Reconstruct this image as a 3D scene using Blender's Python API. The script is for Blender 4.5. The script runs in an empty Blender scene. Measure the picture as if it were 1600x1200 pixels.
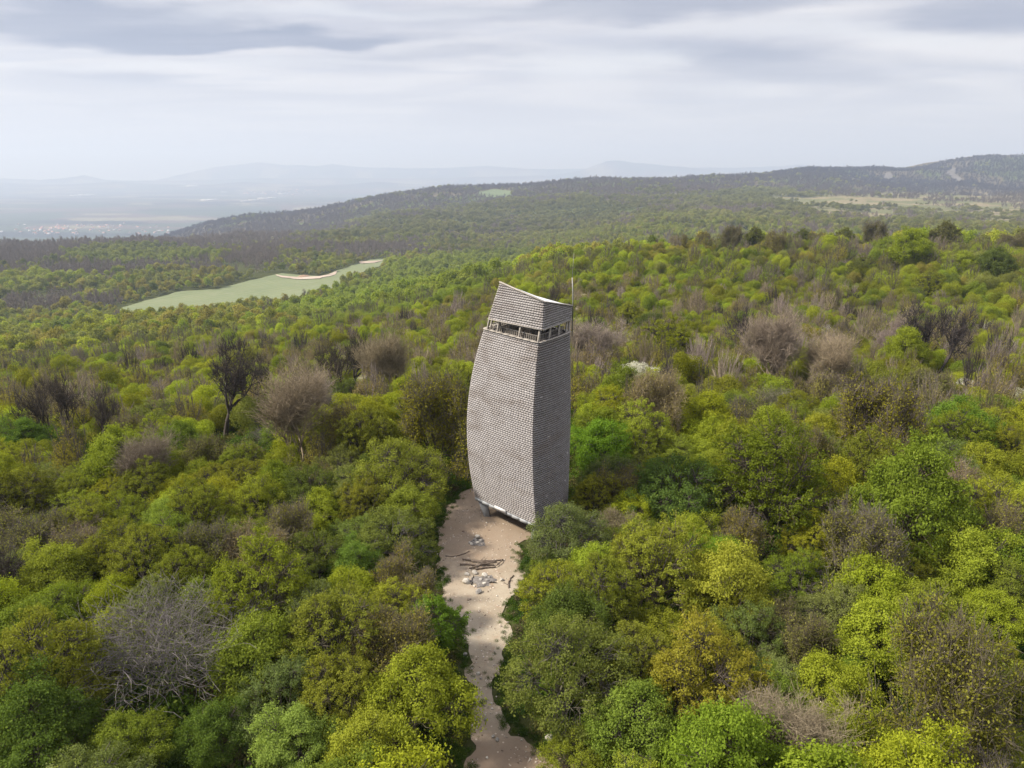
import bpy, math, random
import numpy as np
from mathutils import Vector, geometry as mgeo
sc = bpy.context.scene
COL = sc.collection
R_ = math.radians
# ------------------------------------------------------------------ camera
CAM_Z = 31.0
PITCH = R_(16.6)
F = 1110.0 / 1600.0
cd = bpy.data.cameras.new('camera'); cam = bpy.data.objects.new('camera', cd); COL.objects.link(cam)
cd.sensor_width = 36; cd.lens = 36 * F; cd.clip_start = 0.5; cd.clip_end = 120000
cam.location = (0, 0, CAM_Z); cam.rotation_euler = (R_(90) - PITCH, 0, 0)
sc.camera = cam
# ------------------------------------------------------------------ view, world, sun
sc.view_settings.view_transform = 'Standard'; sc.view_settings.look = 'None'
sc.view_settings.gamma = 1; sc.view_settings.exposure = 0.66; sc.view_settings.use_curve_mapping = False
SUN_EL, SUN_AZ = 44.0, -96.0          # azimuth measured from the view direction, negative = left
sun_d = bpy.data.lights.new('sun', 'SUN'); sun = bpy.data.objects.new('sun', sun_d); COL.objects.link(sun)
sun_d.energy = 5.0; sun_d.angle = R_(6.0); sun_d.color = (1.0, .92, .78)
_sd = Vector((math.sin(R_(SUN_AZ)) * math.cos(R_(SUN_EL)), math.cos(R_(SUN_AZ)) * math.cos(R_(SUN_EL)), math.sin(R_(SUN_EL))))
sun.rotation_euler = _sd.to_track_quat('Z', 'Y').to_euler(); sun.location = (0, 0, 300)

class NT:
    def __init__(s, tree): s.t = tree; s.n = tree.nodes; s.l = tree.links
    def new(s, typ, **kw):
        n = s.n.new(typ)
        for k, v in kw.items(): setattr(n, k, v)
        return n
    def link(s, a, b): s.l.new(a, b)
    def set(s, sock, v):
        if isinstance(v, (int, float, tuple, list)): sock.default_value = v
        else: s.l.new(v, sock)
    def math(s, op, a, b=0.0, c=0.0, clamp=False):
        n = s.n.new('ShaderNodeMath'); n.operation = op; n.use_clamp = clamp
        s.set(n.inputs[0], a); s.set(n.inputs[1], b); s.set(n.inputs[2], c); return n.outputs[0]
    def vmath(s, op, a, b=(0, 0, 0)):
        n = s.n.new('ShaderNodeVectorMath'); n.operation = op
        s.set(n.inputs[0], a); s.set(n.inputs[1], b); return n.outputs['Value' if op in ('LENGTH', 'DOT_PRODUCT') else 'Vector']
    def mix(s, f, a, b, blend='MIX'):
        n = s.n.new('ShaderNodeMix'); n.data_type = 'RGBA'; n.blend_type = blend
        s.set(n.inputs[0], f)
        s.set(n.inputs[6], (*a, 1) if isinstance(a, tuple) and len(a) == 3 else a)
        s.set(n.inputs[7], (*b, 1) if isinstance(b, tuple) and len(b) == 3 else b); return n.outputs[2]
    def ramp(s, f, lo, hi):
        n = s.n.new('ShaderNodeMapRange'); n.interpolation_type = 'SMOOTHSTEP'
        s.set(n.inputs[0], f); s.set(n.inputs[1], lo); s.set(n.inputs[2], hi); return n.outputs[0]
    def noise(s, vec, scale, detail=4, rough=.55, dist=0.0):
        n = s.n.new('ShaderNodeTexNoise'); s.set(n.inputs['Vector'], vec)
        n.inputs['Scale'].default_value = scale; n.inputs['Detail'].default_value = detail
        n.inputs['Roughness'].default_value = rough; n.inputs['Distortion'].default_value = dist
        return n.outputs[0]

w = bpy.data.worlds.new('World'); sc.world = w; w.use_nodes = True
g = NT(w.node_tree); g.n.clear()
out = g.new('ShaderNodeOutputWorld')
sky = g.new('ShaderNodeTexSky'); sky.sky_type = 'NISHITA'; sky.sun_disc = False
sky.sun_elevation = R_(SUN_EL); sky.sun_rotation = R_(SUN_AZ); sky.altitude = 500; sky.dust_density = 2.0
bgs = g.new('ShaderNodeBackground'); bgs.inputs['Strength'].default_value = 0.09
g.link(sky.outputs[0], bgs.inputs['Color'])
# the cloud deck: directions projected on to a plane overhead
tc = g.new('ShaderNodeTexCoord'); sep = g.new('ShaderNodeSeparateXYZ'); g.link(tc.outputs['Generated'], sep.inputs[0])
zz = g.math('MAXIMUM', sep.outputs[2], 0.0)
den = g.math('ADD', zz, 0.06)
px = g.math('DIVIDE', sep.outputs[0], den); py = g.math('DIVIDE', sep.outputs[1], den)
cmb = g.new('ShaderNodeCombineXYZ'); g.link(px, cmb.inputs[0]); g.link(py, cmb.inputs[1])
P = cmb.outputs[0]
nA = g.noise(g.vmath('MULTIPLY', P, (.5, .8, 1)), .9, 6, .5, .8)
nB = g.noise(g.vmath('MULTIPLY', P, (.35, 1.1, 1)), 1.6, 5, .55, .4)
wrp = g.new('ShaderNodeTexNoise'); g.link(P, wrp.inputs['Vector']); wrp.inputs['Scale'].default_value = 1.3; wrp.inputs['Detail'].default_value = 5
warp = g.vmath('ADD', P, g.vmath('MULTIPLY', g.vmath('SUBTRACT', wrp.outputs[1], (.5, .5, .5)), (1.3, .9, 0)))
def blob(cx, cy, rx, ry, soft, rot=0.0):
    m = g.new('ShaderNodeMapping'); m.vector_type = 'TEXTURE'
    g.link(warp, m.inputs[0]); m.inputs['Location'].default_value = (cx, cy, 0)
    m.inputs['Rotation'].default_value = (0, 0, rot); m.inputs['Scale'].default_value = (rx, ry, 1)
    d = g.vmath('LENGTH', m.outputs[0])
    return g.math('SUBTRACT', 1.0, g.ramp(d, 1 - soft, 1 + soft * .35))
def pdir(u, v):      # pixel of the photograph -> coordinates on the cloud plane
    a = (600 - v) / 1110; b = (u - 800) / 1110
    d = Vector((b, math.cos(PITCH) + a * math.sin(PITCH), -math.sin(PITCH) + a * math.cos(PITCH))).normalized()
    return d.x / (d.z + .06), d.y / (d.z + .06)
DARK = [(110, 30, 1.0, .42, .5, .1, .75), (330, 62, 1.25, .3, .4, .05, .8), (540, 66, .3, .12, .6, 0, .6), (720, 82, .7, .22, .7, -.1, .38),
        (215, 118, .6, .18, .7, .1, .3), (1010, 10, 1.2, .25, .7, -.2, .55), (1140, 90, 1.0, .5, .8, .3, .55), (1290, 125, 1.2, .3, .8, .2, .4), (1570, 30, .6, .5, .7, 0, .6),
        (700, 15, .6, .1, .8, .0, .35), (1480, 95, .6, .2, .9, .2, .25)]
LITE = [(930, 100, .55, .7, .9, .2, .7), (1330, 55, 1.2, .25, .9, .2, .5), (560, 20, 1.2, .15, .9, 0, .5), (250, 98, 1.6, .18, .8, .05, .45), (1100, 140, .9, .3, .9, .1, .35)]
base = g.mix(g.ramp(nA, .34, .68), (.56, .555, .61), (.85, .82, .82))
base = g.mix(g.math('MULTIPLY', g.ramp(nB, .5, .7), .55), base, (.50, .52, .61))
for cx, cy, rx, ry, so, ro, k in DARK:
    X, Y = pdir(cx, cy)
    f = g.math('MULTIPLY', blob(X, Y, rx, ry, so, ro), g.math('MULTIPLY', g.math('ADD', .55, nB), k * 1.2, clamp=True))
    base = g.mix(f, base, (.28, .30, .39))
for cx, cy, rx, ry, so, ro, k in LITE:
    X, Y = pdir(cx, cy)
    f = g.math('MULTIPLY', blob(X, Y, rx, ry, so, ro), k)
    base = g.mix(f, base, (.86, .86, .87))
hz = g.ramp(sep.outputs[2], 0.0, .16)
base = g.mix(hz, (.74, .735, .77), base)
bgc = g.new('ShaderNodeBackground'); g.link(base, bgc.inputs['Color']); g.link(g.math('MULTIPLY_ADD', g.ramp(sep.outputs[2], .22, .9), .85, .71), bgc.inputs['Strength'])   # an overcast sky is brightest overhead
mx = g.new('ShaderNodeMixShader'); mx.inputs[0].default_value = .9
g.link(bgs.outputs[0], mx.inputs[1]); g.link(bgc.outputs[0], mx.inputs[2]); g.link(mx.outputs[0], out.inputs[0])
sc.cycles.max_bounces = 6; sc.cycles.diffuse_bounces = 3; sc.cycles.transmission_bounces = 3; sc.cycles.volume_bounces = 0
sc.cycles.caustics_reflective = False; sc.cycles.caustics_refractive = False

# ------------------------------------------------------------------ helpers
rng = np.random.default_rng(7)
def tag(o, label=None, cat=None, group=None, kind=None):
    if label: o['label'] = label
    if cat: o['category'] = cat
    if group: o['group'] = group
    if kind: o['kind'] = kind
    return o
def link(o, parent=None):
    COL.objects.link(o)
    if parent: o.parent = parent
    return o
def empty(name, loc=(0, 0, 0), rz=0):
    o = bpy.data.objects.new(name, None); o.location = loc; o.rotation_euler = (0, 0, rz); o.empty_display_size = .3
    COL.objects.link(o); return o
def mesh_np(name, V, Q, mats=(), midx=None, var=None, smooth=False, tri=None):
    """V (n,3), Q (m,4) quads, tri (k,3) triangles"""
    me = bpy.data.meshes.new(name)
    V = np.asarray(V, dtype=np.float32); Q = np.asarray(Q, dtype=np.int32).reshape(-1, 4)
    T = np.asarray(tri if tri is not None else [], dtype=np.int32).reshape(-1, 3)
    me.vertices.add(len(V)); me.vertices.foreach_set('co', V.ravel())
    nl = Q.size + T.size; me.loops.add(nl); me.polygons.add(len(Q) + len(T))
    me.loops.foreach_set('vertex_index', np.concatenate([Q.ravel(), T.ravel()]))
    ls = np.concatenate([np.arange(len(Q)) * 4, Q.size + np.arange(len(T)) * 3]).astype(np.int32)
    me.polygons.foreach_set('loop_start', ls)
    me.polygons.foreach_set('loop_total', np.concatenate([np.full(len(Q), 4), np.full(len(T), 3)]).astype(np.int32))
    for m in mats: me.materials.append(m)
    if midx is not None: me.polygons.foreach_set('material_index', np.asarray(midx, dtype=np.int32))
    if smooth: me.polygons.foreach_set('use_smooth', np.ones(len(Q) + len(T), dtype=bool))
    if var is not None:
        a = me.attributes.new('var', 'FLOAT', 'FACE'); a.data.foreach_set('value', np.asarray(var, dtype=np.float32))
    me.update(calc_edges=True); me.validate(); return me
def obj(name, me, parent=None, loc=None):
    o = bpy.data.objects.new(name, me); link(o, parent)
    if loc is not None: o.location = loc
    return o
class MB:
    def __init__(s): s.v = []; s.q = []; s.var = []; s.n = 0
    def add(s, V, Q, var=None):
        V = np.asarray(V, float); Q = np.asarray(Q, int).reshape(-1, 4)
        s.v.append(V); s.q.append(Q + s.n); s.n += len(V)
        s.var.append(np.full(len(Q), rng.random() if var is None else var) if np.ndim(var) == 0 else var)
    BOXQ = [(0, 1, 3, 2), (4, 6, 7, 5), (0, 4, 5, 1), (2, 3, 7, 6), (0, 2, 6, 4), (1, 5, 7, 3)]
    def hexa(s, pts, var=None): s.add(pts, s.BOXQ, var)        # pts index = 4*z + 2*y + x
    def box(s, c, d, ax=None, var=None):
        """centre, full size, optional 3 axes"""
        ax = np.eye(3) if ax is None else np.asarray(ax, float); c = np.asarray(c, float)
        P = [c + ax[0] * d[0] * (i - .5) + ax[1] * d[1] * (j - .5) + ax[2] * d[2] * (k - .5) for k in (0, 1) for j in (0, 1) for i in (0, 1)]
        s.hexa(P, var)
    def beam(s, a, b, wd, th, up=(0, 0, 1), var=None):
        a = np.asarray(a, float); b = np.asarray(b, float); t = b - a; L = np.linalg.norm(t); t /= L
        n = np.cross(t, up)
        if np.linalg.norm(n) < 1e-3: n = np.cross(t, (1, 0, 0))
        n /= np.linalg.norm(n); q = np.cross(n, t)
        s.box((a + b) / 2, (L, wd, th), (t, n, q), var)
    def tube(s, pts, rad, n=6, var=None):
        pts = np.asarray(pts, float); k = len(pts); V = []
        for i in range(k):
            t = pts[min(i + 1, k - 1)] - pts[max(i - 1, 0)]; t /= np.linalg.norm(t) + 1e-9
            a = np.cross(t, (.31, .12, .94)); a /= np.linalg.norm(a) + 1e-9; b = np.cross(t, a)
            an = np.arange(n) * 2 * math.pi / n
            V.append(pts[i] + rad[i] * (np.cos(an)[:, None] * a + np.sin(an)[:, None] * b))
        V = np.concatenate(V + [pts[:1], pts[-1:]])
        Q = [(i * n + j, i * n + (j + 1) % n, (i + 1) * n + (j + 1) % n, (i + 1) * n + j) for i in range(k - 1) for j in range(n)]
        c0, c1 = k * n, k * n + 1
        for j in range(0, n, 2):
            Q.append((c0, (j + 2) % n, j + 1, j)); Q.append((c1, (k - 1) * n + j, (k - 1) * n + j + 1, (k - 1) * n + (j + 2) % n))
        s.add(V, Q, var)
    def mesh(s, name, mats, smooth=False):
        return mesh_np(name, np.concatenate(s.v), np.concatenate(s.q), mats, var=np.concatenate(s.var), smooth=smooth)
    def build(s, name, mat, parent=None, smooth=False): return obj(name, s.mesh(name, [mat], smooth), parent)

def mat(name):
    m = bpy.data.materials.new(name); m.use_nodes = True; g = NT(m.node_tree); g.n.clear()
    o = g.new('ShaderNodeOutputMaterial'); b = g.new('ShaderNodeBsdfPrincipled'); g.link(b.outputs[0], o.inputs[0])
    b.inputs['Specular IOR Level'].default_value = .3
    return m, g, b, o
def attr(g, name, typ='GEOMETRY', outp='Fac'):
    a = g.new('ShaderNodeAttribute'); a.attribute_name = name; a.attribute_type = typ; return a.outputs[outp]
def bump(g, b, h, strength, dist):
    n = g.new('ShaderNodeBump'); n.inputs['Strength'].default_value = strength; n.inputs['Distance'].default_value = dist
    g.link(h, n.inputs['Height']); g.link(n.outputs[0], b.inputs['Normal'])

# ---- foliage, bark
def leaf_mat(name, transl=.45):
    m, g, b, o = mat(name); g.n.remove(b)
    t = attr(g, 'tint', 'INSTANCER', 'Color'); v = attr(g, 'var')
    k = g.math('MULTIPLY_ADD', v, .6, .72)
    c = g.vmath('SCALE', t); g.n[-1].inputs['Scale'].default_value = 1; g.link(k, g.n[-1].inputs['Scale'])
    c = g.mix(g.math('MULTIPLY', g.ramp(v, .8, 1.0), .35), c, (.34, .36, .08))
    d = g.new('ShaderNodeBsdfDiffuse'); tr = g.new('ShaderNodeBsdfTranslucent'); x = g.new('ShaderNodeMixShader')
    x.inputs[0].default_value = transl
    g.link(c, d.inputs[0]); g.link(g.mix(1.0, c, (1.0, 1.0, .55), 'MULTIPLY'), tr.inputs[0])
    g.link(d.outputs[0], x.inputs[1]); g.link(tr.outputs[0], x.inputs[2]); g.link(x.outputs[0], o.inputs[0]); return m
def bark_mat(name):
    m, g, b, o = mat(name)
    t = attr(g, 'bark', 'INSTANCER', 'Color'); v = attr(g, 'var')
    geo = g.new('ShaderNodeNewGeometry')
    nz = g.noise(geo.outputs['Position'], 3.0, 3)
    k = g.math('MULTIPLY', g.math('MULTIPLY_ADD', v, .7, .65), g.math('MULTIPLY_ADD', nz, .8, .6))
    c = g.vmath('SCALE', t); g.link(k, g.n[-1].inputs['Scale'])
    g.link(c, b.inputs['Base Color']); b.inputs['Roughness'].default_value = .95; return m
M_LEAF = leaf_mat('leaves'); M_BARK = bark_mat('bark')
M_PETAL = leaf_mat('blossom', .25)

# ------------------------------------------------------------------ terrain
CP, SP = math.cos(PITCH), math.sin(PITCH)
def ray(u, v):
    a = (600 - v) / 1110; b = (u - 800) / 1110
    return np.array([b, CP + a * SP, -SP + a * CP])
def proj(p):
    x, y, z = p[..., 0], p[..., 1], p[..., 2] - CAM_Z
    dpt = y * CP - z * SP; up = y * SP + z * CP
    return 800 + 1110 * x / dpt, 600 - 1110 * up / dpt
CTRL = []   # (azimuth, ln r, (z-CAM)/r)
def cz(u, y, z):
    az = math.atan2((u - 800) / 1110 / 1.0, 1.0); r = y / math.cos(az); CTRL.append((az, math.log(r), (z - CAM_Z) / r))
def cv(u, v, y, th=7.0):
    d = ray(u, v); k = y / d[1]; x = d[0] * k; z = CAM_Z + d[2] * k - th
    r = math.hypot(x, y); CTRL.append((math.atan2(x, y), math.log(r), (z - CAM_Z) / r))
for u in (-300, 0, 400, 800, 1200, 1600, 1900): cz(u, 8, 0); cz(u, 20, 0)
for u, z40, z60, z80 in ((-300, -1.5, -4, -8), (0, -.8, -2.2, -4.5), (300, -.2, -.8, -2.2), (600, 0, 0, -.5), (800, 0, 0, 0), (1000, 0, 0, 0), (1300, 0, -.5, -1), (1600, 0, -1, -2), (1900, -.5, -2, -3)):
    cz(u, 40, z40); cz(u, 60, z60); cz(u, 80, z80)
for u, L in {
    -200: [(620, 100), (595, 125), (572, 270), (515, 550), (480, 750), (430, 1000), (378, 1650)],
    0: [(622, 100), (595, 130), (572, 270), (548, 400), (515, 550), (480, 750), (430, 1000), (400, 1250), (377, 1650)],
    200: [(603, 110), (572, 170), (555, 250), (530, 400), (500, 580), (485, 700), (440, 930), (400, 1250), (373, 1750)],
    400: [(570, 130), (542, 190), (505, 440), (480, 640), (470, 740), (445, 900), (400, 1250), (380, 1650), (367, 2100)],
    600: [(560, 120), (508, 220), (470, 480), (440, 850), (415, 1100), (403, 1300), (385, 1500), (360, 2000), (340, 2500), (325, 3200), (309, 4150)],
    525: [(372, 1700), (360, 2300), (328, 4200)], 700: [(294, 4100), (316, 3200), (400, 1250), (350, 2100)],
    800: [(560, 115), (500, 200), (447, 320), (425, 820), (400, 1200), (385, 1500), (360, 2000), (340, 2400), (318, 2800), (300, 3500), (288, 4000)],
    900: [(470, 230), (400, 400), (285, 4000), (320, 2600), (365, 1700)],
    1000: [(500, 175), (430, 290), (382, 400), (365, 1400), (345, 1800), (325, 2300), (300, 3000), (280, 3900)],
    1100: [(275, 4000)], 1230: [(265, 4500)], 1325: [(266, 5000)], 1435: [(253, 5200)], 1500: [(241, 5400)],
    1200: [(520, 150), (430, 280), (374, 400), (350, 1500), (330, 2000), (310, 2600), (290, 3500)],
    1400: [(530, 145), (440, 260), (378, 380), (355, 1300), (340, 1700), (320, 2300), (300, 3200), (285, 4200)],
    1600: [(540, 135), (450, 240), (388, 330), (365, 1100), (345, 1600), (325, 2200), (302, 3300), (280, 4200), (240, 5400)],
    1800: [(540, 130), (450, 230), (392, 320), (365, 1100), (325, 2200), (302, 3300), (242, 5400)]}.items():
    for v, y in L: cv(u, v, y, 7.0 if y < 600 else 9.0)
for u, z in ((850, -45), (1000, -55), (1200, -52), (1400, -48), (1600, -45), (1800, -45)): cz(u, 620, z)
for u in (-200, 0, 200): cz(u, 2100, -190); cz(u, 2900, -330)
cz(400, 3000, -225); cz(470, 3000, -205); cv(360, 362, 4300, 9); cv(400, 357, 4200, 9); cv(460, 344, 4200, 9); cz(330, 2600, -250); cz(400, 5700, -445); cz(500, 5700, -440); cz(600, 5600, -420); cz(700, 5600, -400); cz(800, 5600, -380); cz(950, 4900, -220); cz(1100, 5200, -200)
for u in (1230, 1400, 1600, 1800): cz(u, 6800, -150)
for u in (-200, 0, 200, 400, 600, 800, 1000, 1200, 1400, 1600, 1800):
    if u < 500: cz(u, 4400, -440); cz(u, 6000, -482)
    cz(u, 8600, -484); cz(u, 14600, -470); cz(u, 19500, -430)
    cz(u, 21500, CAM_Z - 21500 * (.0125 if u < 850 else .0155)); cz(u, 23800, -400); cz(u, 30500, -380)
CT = np.array(CTRL); KA = 2.2
_X = np.stack([CT[:, 0] * KA, CT[:, 1]], 1)
def tps(d2): return .5 * d2 * np.log(d2 + 1e-12)
NX = n_ = len(_X); A_ = np.zeros((n_ + 3, n_ + 3))
A_[:n_, :n_] = tps(((_X[:, None] - _X[None]) ** 2).sum(-1)) + np.eye(n_) * 1e-4
A_[:n_, n_] = 1; A_[:n_, n_ + 1:] = _X; A_[n_, :n_] = 1; A_[n_ + 1:, :n_] = _X.T
W_ = np.linalg.solve(A_, np.concatenate([CT[:, 2], np.zeros(3)]))
def _hash(ix, iy, s):
    h = (ix * 374761393 + iy * 668265263 + s * 1442695041) & 0xFFFFFFFF
    h = ((h ^ (h >> 13)) * 1274126177) & 0xFFFFFFFF
    return ((h ^ (h >> 16)) & 0xFFFF) / 65535.0
def vnoise(x, y, s=0):
    ix = np.floor(x).astype(np.int64); iy = np.floor(y).astype(np.int64); fx = x - ix; fy = y - iy
    fx = fx * fx * (3 - 2 * fx); fy = fy * fy * (3 - 2 * fy)
    return (_hash(ix, iy, s) * (1 - fx) + _hash(ix + 1, iy, s) * fx) * (1 - fy) + (_hash(ix, iy + 1, s) * (1 - fx) + _hash(ix + 1, iy + 1, s) * fx) * fy
def fbm(x, y, s=0, o=4):
    a = .5; t = 0; k = 0
    for i in range(o): t = t + a * vnoise(x * 2 ** i, y * 2 ** i, s + i * 7); k += a; a *= .5
    return t / k
# far ranges: crest line over azimuth, given as (u, v) of the silhouettes and a distance
RANGES = [(25200, [(-400, 283), (0, 277), (60, 279), (100, 277), (130, 273), (165, 280), (260, 281), (330, 280), (400, 278), (520, 277), (640, 279), (760, 276), (860, 274), (910, 266), (935, 257), (948, 252), (968, 251), (985, 254), (1030, 258), (1090, 263), (1150, 270), (1250, 272), (1330, 270), (1400, 262), (1470, 266), (1600, 268), (1900, 272)]),
          (28800, [(-400, 268), (0, 268), (120, 266), (230, 266), (300, 264), (380, 257), (405, 254), (440, 258), (500, 259), (520, 256), (560, 261), (640, 263), (700, 262), (760, 259), (830, 264), (900, 264), (1000, 262), (1150, 262), (1250, 258), (1330, 263), (1450, 264), (1600, 262), (1900, 266)])]
def height(x, y):
    x = np.asarray(x, float); y = np.asarray(y, float); sh = x.shape; x = x.ravel(); y = y.ravel()
    r = np.maximum(np.hypot(x, y), 4.0); az = np.arctan2(x, y); aa = np.abs(az)
    lim = .72
    ae = np.where(aa < lim, aa, lim - np.clip((aa - lim - .8) / (math.pi - lim - .8), 0, 1) * lim) * np.sign(az)
    q = np.stack([ae * KA, np.log(r)], 1); z = np.empty(len(x))
    for i in range(0, len(x), 20000):
        s = slice(i, i + 20000); k = tps(((q[s, None] - _X[None]) ** 2).sum(-1))
        z[s] = k @ W_[:NX] + W_[NX] + q[s] @ W_[NX + 1:]
    z = z * r + CAM_Z
    fl = np.clip((r - 70) / 120, 0, 1); z = z + fl * (fbm(x / 60, y / 60, 3) - .5) * 5
    f2 = np.clip((r - 500) / 1500, 0, 1) * np.clip((7000 - r) / 2000, 0, 1)
    z = z + f2 * (fbm(x / 420, y / 420, 11) - .5) * 34
    f3 = np.clip((r - 3800) / 800, 0, 1) * np.clip((7000 - r) / 800, 0, 1) * np.clip((x - 1200) / 800, 0, 1)
    z = z + f3 * (np.abs(fbm(x / 700, y / 1100, 21) - .5) * -160 + 12)
    u = 800 + 1110 * np.tan(np.clip(az, -1.2, 1.2))
    for dist, prof in RANGES:
        pu = np.array([800 + (p[0] - 800) / (1.045) for p in prof]); s = np.array([ray(800, p[1])[2] / ray(800, p[1])[1] for p in prof])
        top = np.interp(u, pu, s) * dist / np.cos(np.clip(az, -1.1, 1.1)) + CAM_Z + (fbm(u / 22, u * 0, 5) - .5) * 35
        b = np.clip(1 - np.abs(r * np.cos(np.clip(az, -1.1, 1.1)) - dist) / 1700, 0, 1); b = b * b * (3 - 2 * b)
        rough = (fbm(x / 900, y / 900, 31) - .5) * 160 * (1 - b) * b * 2
        z = z * (1 - b) + np.maximum(top, z) * b + rough
    fn = np.clip(1 - (np.hypot(x - 0, y - 45) - 24) / 14, 0, 1); z = z * (1 - fn)      # levelled clearing round the tower
    return z.reshape(sh)
def h1(x, y): return float(height(np.array([x]), np.array([y]))[0])

# zones, outlined by pixels of the photograph laid on the terrain
def hit(u, v, ymax=6000, off=0.0):
    d = ray(u, v); ys = np.exp(np.linspace(math.log(15), math.log(ymax), 500)); k = ys / d[1]
    z = CAM_Z + d[2] * k; h = height(d[0] * k, ys) + off; i = np.nonzero(z < h)[0]
    if not len(i): return None
    i = max(i[0], 1); a, b = ys[i - 1], ys[i]
    for _ in range(12):
        m = (a + b) / 2; kk = m / d[1]
        if CAM_Z + d[2] * kk < h1(d[0] * kk, m) + off: b = m
        else: a = m
    return np.array([d[0] * b / d[1], b])
def poly_world(px, off=0.0, ymax=6000): return np.array([hit(u, v, ymax, off) for u, v in px if hit(u, v, ymax, off) is not None])
def inside(P, x, y):
    x = np.asarray(x); y = np.asarray(y); c = np.zeros(x.shape, bool); n = len(P)
    for i in range(n):
        x0, y0 = P[i]; x1, y1 = P[(i + 1) % n]
        if y0 == y1: continue
        t = ((y0 > y) != (y1 > y)) & (x < (x1 - x0) * (y - y0) / (y1 - y0) + x0); c ^= t
    return c
def edge_dist(P, x, y):
    x = np.asarray(x, float); y = np.asarray(y, float); d = np.full(x.shape, 1e9); n = len(P)
    for i in range(n):
        a = P[i]; e = P[(i + 1) % n] - a; t = np.clip(((x - a[0]) * e[0] + (y - a[1]) * e[1]) / (e @ e + 1e-9), 0, 1)
        d = np.minimum(d, np.hypot(x - a[0] - t * e[0], y - a[1] - t * e[1]))
    return d
FIELD = poly_world([(186, 489), (192, 481), (236, 468), (284, 455.5), (342, 453), (370, 444), (415, 433), (440, 428), (500, 432), (540, 420), (580, 406), (608, 404), (596, 415), (555, 432), (520, 452), (470, 464), (400, 472), (300, 482), (200, 493)])
FIELD2 = poly_world([(836, 409), (850, 401), (925, 398), (915, 403), (870, 408)])
GLADE = poly_world([(745, 301), (770, 296), (800, 299), (798, 308), (760, 309)], ymax=4500)
SANDS = poly_world([(430, 430), (470, 435), (500, 433), (527, 424), (524, 430), (500, 437), (470, 438), (440, 435)])
SAND2 = poly_world([(560, 410), (600, 408), (585, 412), (565, 413)])
YOUNG = [poly_world([(95, 398), (160, 386), (290, 388), (350, 402), (300, 412), (180, 418), (110, 412)]), poly_world([(600, 425), (700, 402), (840, 388), (850, 405), (800, 440), (740, 470), (620, 505), (520, 540), (470, 520), (440, 498), (520, 470)]), poly_world([(1090, 310), (1200, 296), (1330, 318), (1370, 334), (1300, 340), (1180, 322)], ymax=4600), poly_world([(840, 330), (940, 312), (1000, 330), (900, 342)], ymax=4600)]
BASIN = poly_world([(1180, 300), (1300, 303), (1450, 300), (1600, 303), (1680, 330), (1600, 352), (1420, 352), (1330, 345), (1230, 325)], ymax=4600)
CLEAR_PX = [(757, 742), (722, 772), (700, 793), (683, 828), (682, 860), (690, 905), (697, 945), (716, 975), (727, 1010), (727, 1045), (735, 1075), (738, 1110), (733, 1150), (728, 1200), (718, 1290), (860, 1300), (905, 1230), (905, 1195), (872, 1178), (840, 1168), (808, 1146), (786, 1122), (777, 1090), (778, 1055), (786, 1015), (800, 985), (789, 960), (797, 938), (822, 916), (818, 893), (806, 868), (815, 846), (850, 835), (868, 800), (862, 755), (830, 730)]
CLEAR = poly_world(CLEAR_PX)

# ------------------------------------------------------------------ terrain mesh
def ground_mats():
    m, g, b, o = mat('forest floor')
    c = attr(g, 'col', 'GEOMETRY', 'Color'); geo = g.new('ShaderNodeNewGeometry')
    n1 = g.noise(geo.outputs['Position'], .35, 6, .65); n2 = g.noise(geo.outputs['Position'], .012, 6, .6)
    c = g.mix(1.0, c, g.mix(n2, (.72, .74, .75), (1.3, 1.25, 1.2)), 'MULTIPLY')
    c = g.mix(1.0, c, g.mix(g.ramp(n1, .3, .7), (.65, .65, .6), (1.3, 1.3, 1.2)), 'MULTIPLY')
    g.link(c, b.inputs['Base Color']); b.inputs['Roughness'].default_value = 1; b.inputs['Specular IOR Level'].default_value = 0
    bump(g, b, n1, .8, .3); return m
M_GROUND = ground_mats()
def region_col(x, y, z):
    """colour of the land itself seen from afar (n,3)"""
    r = np.hypot(x, y); n = len(x); C = np.empty((n, 3)); C[:] = (.055, .062, .026)
    nf = fbm(x / 300, y / 300, 41)
    far = np.clip((r - 1500) / 1500, 0, 1)[:, None]
    fc = np.where((nf > .5)[:, None], np.array([.085, .105, .04]), np.array([.11, .095, .065]))
    C = C * (1 - far) + fc * far
    plain = ((z < -205) & ~((x / np.maximum(y, 1) > -.50) & (z > -400 - 50 * fbm(x / 260, y / 260, 221)) & (y > 0))) | (r > 7000)
    f1 = fbm(x / 1500, y / 700, 51, 5); f2 = vnoise(x / 900 + y / 2500, y / 420, 61)
    pc = np.where((f2 > .55)[:, None], np.array([.11, .092, .088]), np.array([.072, .088, .07]))
    pc = np.where((f1 > .55)[:, None], np.array([.05, .055, .055]), pc)
    pc = np.where(((f2 > .78) & (r > 8000))[:, None], np.array([.17, .16, .12]), pc)
    C = np.where(plain[:, None], pc, C)
    bs = inside(BASIN, x, y); C = np.where(bs[:, None], np.where((fbm(x / 130, y / 60, 71) > .5)[:, None], np.array([.2, .175, .12]), np.array([.13, .135, .075])), C)
    return C
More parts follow.
